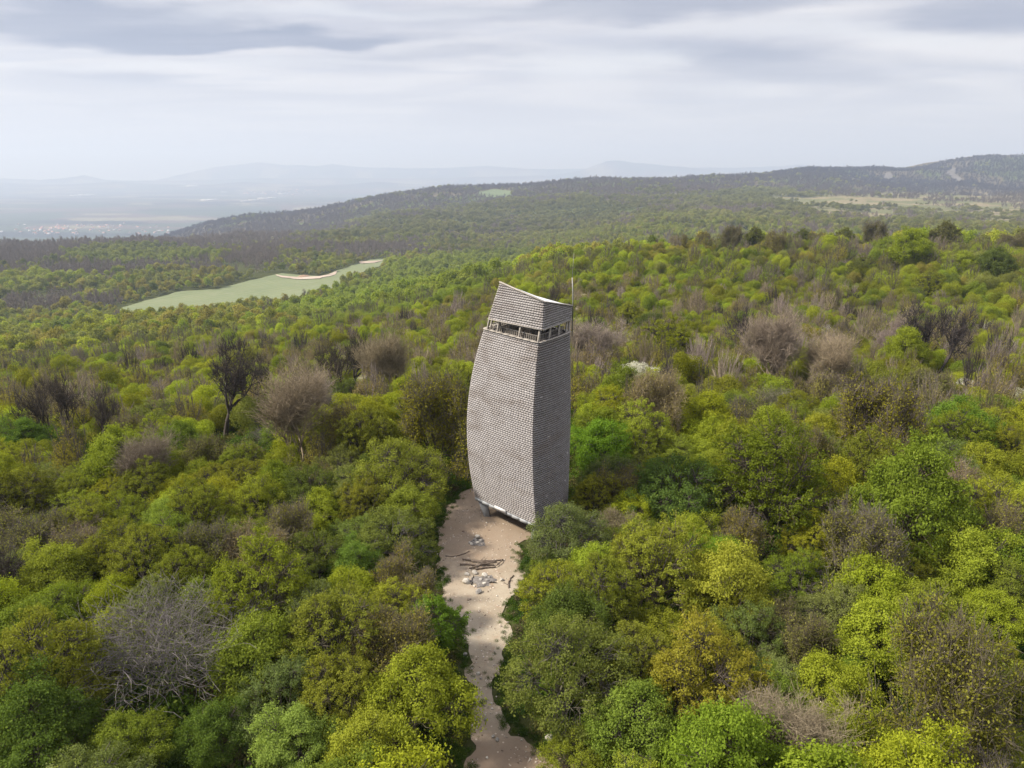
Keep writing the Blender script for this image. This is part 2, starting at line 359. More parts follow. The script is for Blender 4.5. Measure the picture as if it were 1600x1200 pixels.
def build_terrain():
    a_f = np.linspace(-.86, .86, 620); a_b = np.linspace(.86, 2 * math.pi - .86, 70)[1:-1]
    az = np.concatenate([a_f, a_b]); rs = np.exp(np.concatenate([np.linspace(math.log(6), math.log(150), 70), np.linspace(math.log(150), math.log(6500), 330)[1:], np.linspace(math.log(6500), math.log(30800), 170)[1:]]))
    A, RR = np.meshgrid(az, rs); X = RR * np.sin(A); Y = RR * np.cos(A); Z = height(X, Y)
    na, nr = len(az), len(rs)
    V = np.stack([X.ravel(), Y.ravel(), Z.ravel()], 1); V = np.concatenate([V, [[0, 0, h1(0, 5)]]])
    i = np.arange(nr - 1)[:, None] * na; j = np.arange(na)[None]; j2 = (j + 1) % na
    Q = np.stack([i + j, i + na + j, i + na + j2, i + j2], -1).reshape(-1, 4)
    T = [(len(V) - 1, k, (k + 1) % na) for k in range(na)]
    me = mesh_np('ground', V, Q, [M_GROUND], smooth=True, tri=T)
    C = region_col(V[:, 0], V[:, 1], V[:, 2]); C = np.concatenate([C, np.ones((len(C), 1))], 1)
    at = me.attributes.new('col', 'FLOAT_COLOR', 'POINT'); at.data.foreach_set('color', C.astype(np.float32).ravel())
    tag(obj('ground', me), 'rolling wooded hills falling to a wide hazy plain', kind='structure')
build_terrain()
def drape(name, P, step, off, material, wob=0.0, kind='structure', label=None, parent=None):
    pts = []
    for i in range(len(P)):
        a = P[i]; b = P[(i + 1) % len(P)]; k = max(1, int(np.linalg.norm(b - a) / step))
        for t in range(k): pts.append(a + (b - a) * t / k)
    pts = np.array(pts)
    if wob: pts = pts + wob * (np.stack([fbm(pts[:, 0] / (step * 4), pts[:, 1] / (step * 4), 81), fbm(pts[:, 0] / (step * 4), pts[:, 1] / (step * 4), 91)], 1) - .5) * 2
    lo = pts.min(0); hi = pts.max(0); G = np.stack(np.meshgrid(np.arange(lo[0], hi[0], step), np.arange(lo[1], hi[1], step)), -1).reshape(-1, 2)
    G = G[inside(pts, G[:, 0], G[:, 1])]; G = G[edge_dist(pts, G[:, 0], G[:, 1]) > step * .4]
    allp = [Vector(p) for p in pts] + [Vector(p) for p in G]
    ed = [(i, (i + 1) % len(pts)) for i in range(len(pts))]
    r = mgeo.delaunay_2d_cdt(allp, [], [list(range(len(pts)))], 1, 1e-5)
    v2 = np.array([tuple(v) for v in r[0]]); z = height(v2[:, 0], v2[:, 1]) + off
    me = mesh_np(name, np.c_[v2, z], [], [material], smooth=True, tri=[f for f in r[2] if len(f) == 3])
    return tag(obj(name, me, parent), label, kind=kind)
def simple(name, c1, c2, sc1, rough=.9, c3=None, b1=.5, bd=.02, det=6):
    m, g, b, o = mat(name); geo = g.new('ShaderNodeNewGeometry')
    n = g.noise(geo.outputs['Position'], sc1, det, .6); n2 = g.noise(geo.outputs['Position'], sc1 * 7, 4, .6)
    c = g.mix(g.ramp(n, .3, .7), c1, c2)
    if c3: c = g.mix(g.math('MULTIPLY', g.ramp(n2, .52, .66), .7), c, c3)
    v = attr(g, 'var'); 
    g.link(c, b.inputs['Base Color']); b.inputs['Roughness'].default_value = rough
    bump(g, b, n2, b1, bd); return m
def dirt():
    m, g, b, o = mat('trodden earth'); geo = g.new('ShaderNodeNewGeometry'); P = geo.outputs['Position']
    n = g.noise(P, .22, 7, .62, .4); n2 = g.noise(P, 1.6, 6, .65); n3 = g.noise(P, 9, 5, .7)
    c = g.mix(g.ramp(n, .35, .65), (.265, .22, .165), (.35, .305, .24))
    c = g.mix(g.math('MULTIPLY', g.ramp(n2, .5, .75), .6), c, (.27, .185, .13))
    # browner and littered behind, round the tower; paler where it is walked most
    sp = g.new('ShaderNodeSeparateXYZ'); g.link(P, sp.inputs[0])
    back = g.ramp(g.math('ADD', sp.outputs[1], g.math('MULTIPLY', n2, 6)), 50, 59)
    side = g.ramp(g.math('ADD', sp.outputs[0], g.math('MULTIPLY', n2, 3)), -.5, -4)
    c = g.mix(g.math('MULTIPLY', g.math('MAXIMUM', back, g.math('MULTIPLY', side, .5)), .7), c, (.22, .16, .115))
    fr = g.ramp(g.math('ADD', sp.outputs[1], g.math('MULTIPLY', n2, 3)), 38, 33)
    c = g.mix(g.math('MULTIPLY', fr, .75), c, (.19, .13, .095))
    vo = g.new('ShaderNodeTexVoronoi'); g.link(P, vo.inputs['Vector']); vo.inputs['Scale'].default_value = 2.6
    sepc = g.new('ShaderNodeSeparateXYZ'); g.link(vo.outputs['Color'], sepc.inputs[0])
    peb = g.math('MULTIPLY', g.math('LESS_THAN', vo.outputs['Distance'], .16), g.math('GREATER_THAN', sepc.outputs[0], .55))
    c = g.mix(g.math('MULTIPLY', peb, .6), c, (.55, .47, .4))
    c = g.mix(g.math('MULTIPLY', g.ramp(n3, .55, .7), .35), c, (.2, .14, .1))
    g.link(c, b.inputs['Base Color']); b.inputs['Roughness'].default_value = .95
    bump(g, b, n3, .6, .05); return m
M_DIRT = dirt()
drape('clearing', CLEAR, .3, .06, M_DIRT, wob=.8, label='bare trodden earth path and clearing in front of the tower')
SCAR1 = poly_world([(1378, 283), (1382, 272), (1390, 269), (1396, 277), (1392, 283)], ymax=6000); SCAR2 = poly_world([(1478, 268), (1488, 262), (1496, 264), (1492, 272), (1503, 280), (1500, 286), (1488, 280)], ymax=6000)
M_FIELD = simple('young crop', (.105, .135, .06), (.135, .16, .075), .012, c3=(.15, .165, .09))
M_MEADOW = simple('meadow', (.09, .15, .04), (.13, .18, .06), .02)
M_GLADE = simple('thin grass', (.085, .12, .05), (.12, .15, .07), .02)
M_SAND = simple('bare sand', (.38, .32, .26), (.27, .21, .165), .04)
_g = NT(M_FIELD.node_tree); _b = [x for x in _g.n if x.type == 'BSDF_PRINCIPLED'][0]; _c = _b.inputs['Base Color'].links[0].from_socket
_geo = _g.new('ShaderNodeNewGeometry'); _w = _g.new('ShaderNodeTexWave'); _w.inputs['Scale'].default_value = .022; _w.inputs['Distortion'].default_value = 1.2; _w.inputs['Detail'].default_value = 3
_m = _g.new('ShaderNodeMapping'); _m.inputs['Rotation'].default_value = (0, 0, .75); _g.link(_geo.outputs['Position'], _m.inputs[0]); _g.link(_m.outputs[0], _w.inputs['Vector'])
_g.link(_g.mix(_g.math('MULTIPLY', _w.outputs['Fac'], .35), _c, (.19, .20, .12)), _b.inputs['Base Color'])
drape('field', FIELD, 14, .9, M_FIELD, wob=6, label='pale green cultivated field among the woods')
drape('meadow', FIELD2, 12, 1.2, M_MEADOW, label='small green meadow beyond the near hill')
M_SCREE = simple('scree', (.125, .115, .105), (.09, .085, .075), .02)
drape('scree_slope', SCAR1, 20, 3, M_SCREE, wob=8, label='small pale bare scar on the far right mountain')
drape('scree_slope', SCAR2, 20, 3, M_SCREE, wob=8, label='longer pale bare scar near the top of the far right mountain')
drape('glade', GLADE, 25, 2, M_GLADE, label='green glade high on the far wooded ridge')
drape('sandy_strip', SANDS, 6, 1.6, M_SAND, wob=3, label='bare sandy strip along the far edge of the field')
drape('sandy_patch', SAND2, 6, 1.6, M_SAND, wob=2, label='small bare patch at the right end of the field')
# ------------------------------------------------------------------ haze
def build_haze():
    H = 31500; me = bpy.data.meshes.new('haze'); zb, zt = -545, 860
    V = [(x, y, z) for z in (zb, zt) for y in (-H, H) for x in (-H, H)]
    me.from_pydata(V, [], [(0, 2, 3, 1), (4, 5, 7, 6), (0, 1, 5, 4), (2, 6, 7, 3), (0, 4, 6, 2), (1, 3, 7, 5)])
    m = bpy.data.materials.new('air'); m.use_nodes = True; g = NT(m.node_tree); g.n.clear()
    o = g.new('ShaderNodeOutputMaterial'); p = g.new('ShaderNodeVolumePrincipled')
    p.inputs['Color'].default_value = (.55, .68, .95, 1); p.inputs['Absorption Color'].default_value = (.25, .25, .25, 1); p.inputs['Density'].default_value = HAZE; p.inputs['Anisotropy'].default_value = .15
    g.link(p.outputs[0], o.inputs['Volume']); me.materials.append(m)
    tag(obj('haze', me), 'thin bluish spring haze over the hills', kind='stuff')
HAZE = 1.0e-4
build_haze()

# ------------------------------------------------------------------ lookout tower
def shingle_mat():
    m, g, b, o = mat('weathered wood'); v = attr(g, 'var'); geo = g.new('ShaderNodeNewGeometry'); P = geo.outputs['Position']
    n = g.noise(g.vmath('MULTIPLY', P, (1, 1, .12)), 2.2, 5, .6); n2 = g.noise(g.vmath('MULTIPLY', P, (1, 1, 2.5)), .28, 4, .6)
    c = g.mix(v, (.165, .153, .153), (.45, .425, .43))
    c = g.mix(g.math('MULTIPLY', g.ramp(n2, .46, .70), .6), c, (.19, .16, .145))
    c = g.mix(g.math('MULTIPLY', g.ramp(n, .48, .75), .35), c, (.15, .125, .115))
    c = g.mix(g.math('MULTIPLY', g.math('GREATER_THAN', v, .97), .8), c, (.60, .50, .38))
    g.link(c, b.inputs['Base Color']); b.inputs['Roughness'].default_value = .85; return m
M_WOOD = shingle_mat()
M_TIMBER = simple('grey timber', (.36, .33, .30), (.26, .235, .21), 2)
M_DARKT = simple('dark timber', (.055, .045, .04), (.09, .075, .065), 2)
M_CONC = simple('concrete', (.34, .355, .38), (.27, .28, .30), .8)
M_ZINC, g_, b_, o_ = mat('roof sheet'); b_.inputs['Base Color'].default_value = (.62, .62, .63, 1); b_.inputs['Roughness'].default_value = .5
M_STEEL, g_, b_, o_ = mat('steel'); b_.inputs['Base Color'].default_value = (.22, .22, .21, 1); b_.inputs['Roughness'].default_value = .5; b_.inputs['Metallic'].default_value = .6
def quadr(z, pts):
    zs = [p[0] for p in pts]
    return np.array([np.polyval(np.polyfit(zs, [p[k] for p in pts], 2), z) for k in (1, 2)])
ZB, ZT = 2.0, 18.0
EDGE = {'L': [(2.0, -3.42, 60.6), (5.6, -3.97, 60.8), (8.5, -4.09, 60.9), (12.8, -3.68, 60.8), (18.0, -2.38, 60.3)],
        'C': [(2.0, 2.09, 55.0), (4.5, 1.95, 54.95), (8.0, 1.80, 54.85), (11.3, 1.71, 54.85), (13.6, 1.82, 54.9), (18.0, 2.16, 55.0)],
        'R': [(2.0, 5.06, 59.1), (9.0, 5.12, 59.15), (18.0, 4.89, 59.07)]}
def corner(k, z):
    if k == 'B': return corner('L', z) + corner('R', z) - corner('C', z)
    return quadr(z, EDGE[k])
def face_point(a, b, t, z, bulge):
    A = corner(a, z); B = corner(b, z); e = B - A; n = np.array([e[1], -e[0]]); n /= np.linalg.norm(n)
    k = math.sin(math.pi * np.clip((z - ZB + 3) / (ZT - ZB + 6), 0, 1))
    p = A + e * t + n * bulge * 4 * t * (1 - t) * k
    return np.array([p[0], p[1], z]), np.array([n[0], n[1], 0.0])
def build_tower():
    root = empty('lookout_tower', (1.0, 59, 0))
    tag(root, 'tall bulging lookout tower clad in grey weathered wood, beside the bare clearing', 'lookout tower')
    def P(name, mb, m, parent=root):
        mb_off = [v - np.array([1.0, 59, 0]) for v in mb.v]; mb.v = mb_off
        return mb.build(name, m, parent)
    faces = [('L', 'C', .10), ('C', 'R', .30), ('R', 'B', .10), ('B', 'L', .3)]
    pitch = .195; rows = int((ZT - ZB) / pitch)
    rr = random.Random(3)
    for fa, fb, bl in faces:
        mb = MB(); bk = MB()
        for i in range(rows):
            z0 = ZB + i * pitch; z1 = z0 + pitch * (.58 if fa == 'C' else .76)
            L = np.linalg.norm(corner(fb, z0) - corner(fa, z0)); t = 0.0; rowv = rr.uniform(-.04, .04); par = i % 2
            while t < 1:
                w_ = (.15 if t == 0 and i % 2 else rr.uniform(.28, .32)) / L; t1 = min(1, t + w_)
                if (1 - t1) * L < .1: t1 = 1
                out_ = .05 + rr.uniform(0, .004); par ^= 1
                var = min(1, max(0, (.22 if fa == 'C' else .58) + rowv + rr.gauss(0, .045)))  # right face boards darker: some weathering, mostly its shade painted into the tone
                if rr.random() < .004: var = .9
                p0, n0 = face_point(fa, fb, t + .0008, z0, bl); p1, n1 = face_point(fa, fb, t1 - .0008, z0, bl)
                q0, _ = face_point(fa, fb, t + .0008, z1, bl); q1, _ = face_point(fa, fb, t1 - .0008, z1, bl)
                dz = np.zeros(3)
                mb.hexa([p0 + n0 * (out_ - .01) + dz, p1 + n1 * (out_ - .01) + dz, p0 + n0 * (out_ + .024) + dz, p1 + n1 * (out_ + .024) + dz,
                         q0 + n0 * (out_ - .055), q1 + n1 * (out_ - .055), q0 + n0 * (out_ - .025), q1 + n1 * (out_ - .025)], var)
                t = t1
        N = 10; zs = np.linspace(ZB, ZT, 24); V = []
        for z in zs:
            for k in range(N + 1): p, n = face_point(fa, fb, k / N, z, bl); V.append(p - n * .03)
        Q = [(a * (N + 1) + k, a * (N + 1) + k + 1, (a + 1) * (N + 1) + k + 1, (a + 1) * (N + 1) + k) for a in range(len(zs) - 1) for k in range(N)]
        bk.add(V, Q)
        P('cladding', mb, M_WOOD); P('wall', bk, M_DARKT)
    # cap rail on top of the walls, lower beam
    for fa, fb, bl in faces:
        mb = MB(); lb = MB()
        for k in range(8):
            a, n = face_point(fa, fb, k / 8, ZT, bl); b, _ = face_point(fa, fb, (k + 1) / 8, ZT, bl)
            mb.beam(a + n * .03 + (0, 0, .03), b + n * .03 + (0, 0, .03), .26, .07, var=.8)
            a, n = face_point(fa, fb, k / 8, ZB, bl); b, _ = face_point(fa, fb, (k + 1) / 8, ZB, bl)
            lb.hexa([a - n * .28 - (0, 0, .36), b - n * .28 - (0, 0, .36), a + n * .06 - (0, 0, .36), b + n * .06 - (0, 0, .36), a - n * .28 - (0, 0, .03), b - n * .28 - (0, 0, .03), a + n * .06 - (0, 0, .03), b + n * .06 - (0, 0, .03)], .5)
        P('cap_rail', mb, M_TIMBER); P('base_beam', lb, M_CONC)
    def cor3(k, z): c = corner(k, z); return np.array([c[0], c[1], z])
    ctr = lambda z: sum(cor3(k, z) for k in 'LCRB') / 4
    # four concrete legs, stair core, floor slab over the passage
    for k in 'LCRB':
        c = cor3(k, ZB - .37); d = ctr(0) - cor3(k, 0); d[2] = 0; d /= np.linalg.norm(d); s = np.array([-d[1], d[0], 0])
        m = MB(); top = c + d * .62; bot = top + d * .5; bot[2] = -.3
        pts = []
        for p, wd, ln in ((bot, .30, .5), (top, .30, .8)):
            for j in (-1, 1):
                for i in (-1, 1): pts.append(p + d * ln / 2 * i + s * wd / 2 * j)
        m.hexa(pts); P('leg', m, M_CONC)
    m = MB(); z = ZB - .02
    a, b, c, d = [cor3(k, z) * .96 + ctr(z) * .04 for k in 'LCBR']
    m.hexa([a - (0, 0, .2), b - (0, 0, .2), c - (0, 0, .2), d - (0, 0, .2), a, b, c, d]); P('slab', m, M_DARKT)
    m = MB(); c = ctr(0); e = corner('C', 0) - corner('L', 0); e = np.array([e[0], e[1], 0]) / np.linalg.norm(e); n = np.array([-e[1], e[0], 0])
    m.box(c + n * .6 + (0, 0, .85), (4.6, 2.2, 2.0), (e, n, (0, 0, 1))); P('stair_core', m, M_CONC)
    # small blank board on the beam
    a, n = face_point('L', 'C', .36, ZB - .02, .1); b, _ = face_point('L', 'C', .54, ZB - .02, .1)
    m = MB(); m.beam(a + n * .16, b + n * .16, .06, .30); P('board', m, M_ZINC)
    # viewing deck, inner stair rails
    m = MB()
    for i in range(26):
        t = (i + .5) / 26; A = cor3('L', 17.0) * (1 - t) + cor3('B', 17.0) * t; B = cor3('C', 17.0) * (1 - t) + cor3('R', 17.0) * t
        m.beam(A * .97 + B * .03, B * .97 + A * .03, .17, .05)
    P('deck', m, M_DARKT)
    def inner(k, f, z): return cor3(k, ZT) * f + ctr(ZT) * (1 - f) + np.array([0, 0, z - ZT])
    for f, z0, z1 in ((.86, 17.05, 18.42), (.45, 17.05, 18.5)):
        for ka, kb in ('LC', 'CR', 'RB', 'BL'):
            m = MB(); A = inner(ka, f, z1); B = inner(kb, f, z1)
            for zz_ in (z1, z1 - .45): m.beam(A + (0, 0, zz_ - z1), B + (0, 0, zz_ - z1), .07, .07, var=.6)
            L = np.linalg.norm(B - A); q = int(L / .24)
            for i in range(q + 1):
                p = A + (B - A) * i / q; m.beam(p - (0, 0, z1 - z0), p, .05, .05, up=(1, 0, 0), var=.5)
            P('railing', m, M_TIMBER)
    # hood: bottom ring, top corners
    HB = {'C': (2.40, 54.85, 19.12), 'L': (-1.98, 59.35, 19.12), 'R': (4.98, 59.05, 19.12)}
    HT = {'C': (2.52, 55.05, 21.26), 'L': (-.97, 59.1, 22.2), 'R': (5.02, 58.95, 20.22)}
    HB = {k: np.array(v) for k, v in HB.items()}; HT = {k: np.array(v) for k, v in HT.items()}
    HB['B'] = HB['L'] + HB['R'] - HB['C']; HT['B'] = HT['L'] + HT['R'] - HT['C']; HT['B'][2] = 20.2
    # posts between body and hood
    for ka, kb, ts in (('L', 'C', (.0, .2, .62, .97)), ('C', 'R', (.3, .62, .9)), ('R', 'B', (.0, .5, .97)), ('B', 'L', (.3, .6, .9))):
        for t in ts:
            f = .97; A = (corner(ka, ZT) * (1 - t) + corner(kb, ZT) * t); A = np.array([A[0], A[1], ZT]) * f + ctr(ZT) * (1 - f)
            B = (HB[ka] * (1 - t) + HB[kb] * t); B = B * f + ctr(19.12) * (1 - f); B[2] = 19.3; A[2] = 17.2
            m = MB(); m.beam(A, B, .13, .13, up=(.8, .6, 0)); P('post', m, M_TIMBER)
    for ka, kb in ('LC', 'CR', 'RB', 'BL'):
        mb = MB(); bk = MB(); A0, A1, B0, B1 = HB[ka], HT[ka], HB[kb], HT[kb]
        e = B0 - A0; n = np.array([e[1], -e[0], 0]); n /= np.linalg.norm(n)
        zmax = max(A1[2], B1[2]); rows_h = int((zmax - 19.12) / .19)
        def at(t, z):
            a = A0 + (A1 - A0) * (z - A0[2]) / (A1[2] - A0[2]); b = B0 + (B1 - B0) * (z - B0[2]) / (B1[2] - B0[2]); return a + (b - a) * t
        def ztop(t): return A1[2] + (B1[2] - A1[2]) * t
        for i in range(rows_h + 1):
            z0 = 19.12 + i * .19; L = np.linalg.norm(e); t = 0; par = i % 2; rowv = rr.uniform(-.1, .1)
            while t < 1:
                t1 = min(1, t + (.15 if t == 0 and i % 2 else rr.uniform(.28, .32)) / L)
                if (1 - t1) * L < .1: t1 = 1
                za, zb_ = min(z0 + .128, ztop(t)), min(z0 + .128, ztop(t1))
                if za > z0 + .01 and zb_ > z0 + .01:
                    o_ = .04 + rr.uniform(0, .009); par ^= 1
                    var = min(1, max(0, .48 + rowv + rr.gauss(0, .07)))
                    p0, p1, q0, q1 = at(t, z0), at(t1, z0), at(t, za), at(t1, zb_)
                    mb.hexa([p0 + n * (o_ - .01), p1 + n * (o_ - .01), p0 + n * (o_ + .035), p1 + n * (o_ + .035), q0 + n * (o_ - .055), q1 + n * (o_ - .055), q0 + n * (o_ - .02), q1 + n * (o_ - .02)], var)
                t = t1
        bk.add([A0 - n * .02, B0 - n * .02, B1 - n * .02, A1 - n * .02], [(0, 1, 2, 3)])
        P('hood_cladding', mb, M_WOOD); P('hood_wall', bk, M_DARKT)
        fm = MB(); fm.beam(A1 + n * .05 + (0, 0, .05), B1 + n * .05 + (0, 0, .05), .16, .09, var=.9); fm.beam(A0 + n * .03 - (0, 0, .04), B0 + n * .03 - (0, 0, .04), .14, .08, var=.9)
        P('fascia', fm, M_TIMBER)
    m = MB(); Tm = (HT['L'] + HT['R']) / 2 - (0, 0, .12)
    for a, b in (('C', 'R'), ('R', 'B'), ('B', 'L'), ('L', 'C')): m.add([HT[a] + (0, 0, .02), HT[b] + (0, 0, .02), Tm, Tm * .999 + HT[a] * .001], [(0, 1, 2, 3)])
    P('roof', m, M_ZINC)
    m = MB(); m.tube([(5.12, 59.2, 17.6), (5.12, 59.2, 20.9), (5.02, 59.2, 22.6)], [.05, .05, .045], 6); m.tube([(5.02, 59.2, 22.6), (5.1, 59.2, 24.6)], [.028, .015], 5)
    m.tube([(4.95, 59.0, 19.6), (5.12, 59.2, 19.6)], [.03, .03], 4); P('mast', m, M_STEEL)
build_tower()

# ------------------------------------------------------------------ trees
class Tree:
    """segments -> bark prisms, leaves -> small bent quads"""
    def __init__(s, seed): s.r = np.random.default_rng(seed); s.seg = []; s.L = []
    def line(s, p, q, r0, r1, n=3, wob=.12):
        p = np.asarray(p, float); q = np.asarray(q, float); d = np.linalg.norm(q - p); last = p; lr = r0
        for i in range(1, n + 1):
            t = i / n; x = p + (q - p) * t
            if i < n: x = x + s.r.normal(0, wob * d / n, 3); x[2] += .10 * d * math.sin(math.pi * t) * s.r.uniform(-.2, .6)
            nr = r0 + (r1 - r0) * t; s.seg.append((last, x, lr, nr)); last = x; lr = nr
        return last
    def bark(s, name, mats, kmin=0.0):
        if not s.seg: return None
        A = np.array([a for a, b, c, d in s.seg]); B = np.array([b for a, b, c, d in s.seg]); r0 = np.array([c for a, b, c, d in s.seg]); r1 = np.array([d for a, b, c, d in s.seg])
        big = r0 > .07; Vs = []; Qs = []; vs = []; base = 0
        for msk, n in ((big, 6), (~big, 3)):
            a, b, p, q = A[msk], B[msk], r0[msk], r1[msk]
            if not len(a): continue
            t = b - a; t /= np.linalg.norm(t, axis=1, keepdims=True) + 1e-9
            u = np.cross(t, [.35, .2, .91]); u /= np.linalg.norm(u, axis=1, keepdims=True) + 1e-9; w_ = np.cross(t, u)
            an = np.arange(n) * 2 * math.pi / n; c, sn = np.cos(an), np.sin(an)
            ring = u[:, None] * c[None, :, None] + w_[:, None] * sn[None, :, None]
            V = np.concatenate([a[:, None] + ring * p[:, None, None], b[:, None] + ring * q[:, None, None]], 1)
            k = np.arange(len(a))[:, None] * 2 * n + base; j = np.arange(n)[None]; j2 = (j + 1) % n
            Q = np.stack([k + j, k + j2, k + n + j2, k + n + j], -1).reshape(-1, 4)
            Vs.append(V.reshape(-1, 3)); Qs.append(Q); vs.append(np.repeat(s.r.random(len(a)), n)); base += len(a) * 2 * n
        return mesh_np(name, np.concatenate(Vs), np.concatenate(Qs), mats, var=np.concatenate(vs), smooth=False)
    def leaves_at(s, C, O, size, var=None):
        """C centres, O outward directions"""
        n = len(C); r = s.r
        nrm = O * .9 + r.normal(0, .75, (n, 3)); nrm[:, 2] += .35; nrm /= np.linalg.norm(nrm, axis=1, keepdims=True)
        u = np.cross(nrm, r.normal(0, 1, (n, 3))); u /= np.linalg.norm(u, axis=1, keepdims=True) + 1e-9; v = np.cross(nrm, u)
        sz = size * r.uniform(.6, 1.25, n)[:, None]
        V = np.stack([C - u * sz, C + v * sz * .62 + nrm * sz * .12, C + u * sz, C - v * sz * .62 + nrm * sz * .12], 1)
        s.L.append((V.reshape(-1, 3), r.random(n) if var is None else var))
    def leafmesh(s, name, mats):
        V = np.concatenate([a for a, b in s.L]); var = np.concatenate([b for a, b in s.L]); Q = np.arange(len(V)).reshape(-1, 4)
        return mesh_np(name, V, Q, mats, var=var)
def leafy(seed, R=4.0, H=6.6, lobes=13, tips=420, per=26, size=.13, spread=.54, base=.22, top=1.0, wood=1.0, shape='round', stems=1, inner=.5, bark_only_big=False):
    t = Tree(seed); r = t.r; zc = H * .5; rz = H * .5
    C = []
    for i in range(lobes):
        for _ in range(30):
            d = r.normal(0, 1, 3); d /= np.linalg.norm(d); d[2] = abs(d[2]) * 1.1 - .42 if i > lobes * .25 else abs(d[2])
            k = r.uniform(.45, .74)
            if shape == 'cone': k *= 1 - .5 * max(0, d[2])
            p = np.array([d[0] * R * k, d[1] * R * k, zc + d[2] * rz * k * 1.05])
            if all(np.linalg.norm(p - q[0]) > R * .36 for q in C): break
        lr = R * r.uniform(.27, .44) * (1.0 if lobes < 16 else .85)
        C.append((p, lr))
    C.append((np.array([0, 0, zc + rz * .35 * top]), R * .45))
    T = []
    while len(T) < tips:
        c, lr = C[r.integers(len(C))]; d = r.normal(0, 1, 3); d /= np.linalg.norm(d)
        o = c - np.array([0, 0, zc * .75]); o /= np.linalg.norm(o); d = d + o * .55; d /= np.linalg.norm(d)
        p = c + d * lr * (r.uniform(.72, 1.12) if r.random() > .22 else r.uniform(.2, .8)) * np.array([1, 1, .9])
        if p[2] < H * .04: continue
        if sum(np.linalg.norm(p - q) < ql * .62 for q, ql in C) > 0 and r.random() > inner * .35: continue
        T.append((p, d))
    # wood
    for sI in range(stems):
        b0 = np.array([r.normal(0, .25) * (stems > 1), r.normal(0, .25) * (stems > 1), -.3])
        hub = np.array([b0[0] + r.normal(0, .3), b0[1] + r.normal(0, .3), H * base]); t.line(b0, hub, .17 * wood * R / 4, .12 * wood * R / 4, 3, .05)
        for i, (c, lr) in enumerate(C):
            if i % stems != sI: continue
            e = c * .9 + np.array([0, 0, zc]) * .1; t.line(hub, e, .085 * wood * R / 4, .035, 4, .16)
    for p, d in T:
        i = int(np.argmin([np.linalg.norm(p - c) for c, l in C])); c = C[i][0] * .9 + np.array([0, 0, zc]) * .1
        if r.random() < .55 * wood: t.line(c + r.normal(0, .15, 3), p + d * .1, .03, .012, 2, .18)
    P = np.array([p for p, d in T]); D = np.array([d for p, d in T]); n = len(P)
    k = r.integers(int(per * .45), int(per * 1.5) + 1, n); idx = np.repeat(np.arange(n), k)
    al = r.random(len(idx)); off = r.normal(0, 1, (len(idx), 3)); off /= np.linalg.norm(off, axis=1, keepdims=True) + 1e-9
    sp = spread * (R / 4) * r.random(len(idx))[:, None] ** .45
    Cc = P[idx] + off * sp * np.array([1, 1, .62]) + D[idx] * ((al - .35) * spread)[:, None]
    tipv = r.random(n) * .5
    var = np.clip(tipv[idx] + r.random(len(idx)) * .5 + (al - .5) * .12, 0, 1)
    t.leaves_at(Cc, D[idx] * .8 + off * .3, size, var); return t
def bare(seed, H=7.5, R=3.8, stems=1, twigs=7, r0=.2, depth=5, gnarl=.25, up=.45, tw=.014, leafbits=0, size=.1, spreadang=.75):
    t = Tree(seed); r = t.r; tips = []
    def grow(p, d, L, rad, lev):
        n = 4 if lev < 2 else 3; q = p
        for i in range(n):
            d2 = d + r.normal(0, gnarl, 3) + np.array([0, 0, up * .12]); d2 /= np.linalg.norm(d2); nq = q + d2 * L / n
            nr = rad * (1 - .33 * (i + 1) / n); t.seg.append((q, nq, rad * (1 - .33 * i / n), nr)); q = nq; d = d2
            if lev >= 1 and lev < depth and r.random() < .55: grow(q, side(d, spreadang), L * r.uniform(.45, .68), nr * .52, lev + 1)
        if lev < depth:
            for _ in range(2 if lev else int(r.integers(3, 5))): grow(q, side(d, spreadang * .62), L * r.uniform(.62, .85), rad * .6, lev + 1)
        else: tips.append((q, d))
    def side(d, a):
        x = np.cross(d, r.normal(0, 1, 3)); x /= np.linalg.norm(x) + 1e-9; e = d * math.cos(a) + x * math.sin(a) * r.uniform(.7, 1.3); e[2] += up * .25; return e / np.linalg.norm(e)
    for sI in range(stems):
        a = r.uniform(0, 6.28); d = np.array([math.cos(a) * .35 * (stems > 1), math.sin(a) * .35 * (stems > 1), 1.0]); d /= np.linalg.norm(d)
        grow(np.array([math.cos(a) * .2 * (stems > 1), math.sin(a) * .2 * (stems > 1), -.3]), d, H * .30, r0 / math.sqrt(stems), 0)
    tips_ = list(tips)
    for q, d in tips_:
        for _ in range(twigs):
            e = d + r.normal(0, .55, 3); e[2] += .15; e /= np.linalg.norm(e); L = H * r.uniform(.05, .13)
            m_ = q + e * L * .5; t.seg.append((q, m_, tw * 1.4, tw)); e2 = e + r.normal(0, .3, 3); t.seg.append((m_, m_ + e2 * L * .5, tw, tw * .6))
    zmax = max(b[2] for a, b, c, d in t.seg); rmax = np.percentile([math.hypot(b[0], b[1]) for a, b, c, d in t.seg], 96)
    sc_ = np.array([R / rmax, R / rmax, H / zmax]); t.seg = [(a * sc_, b * sc_, max(c, .008), max(d, .006)) for a, b, c, d in t.seg]
    if leafbits:
        P = np.array([q * sc_ for q, d in tips_]); D = np.array([d for q, d in tips_]); idx = np.repeat(np.arange(len(P)), leafbits)
        t.leaves_at(P[idx] + r.normal(0, .28, (len(idx), 3)), D[idx], size)
    return t
def split_bark(t, lim):
    """thick wood -> trunk mesh, thin wood -> crown mesh"""
    a = Tree(1); a.r = t.r; a.seg = [s for s in t.seg if s[2] > lim]; b = Tree(1); b.r = t.r; b.seg = [s for s in t.seg if s[2] <= lim]; return a, b

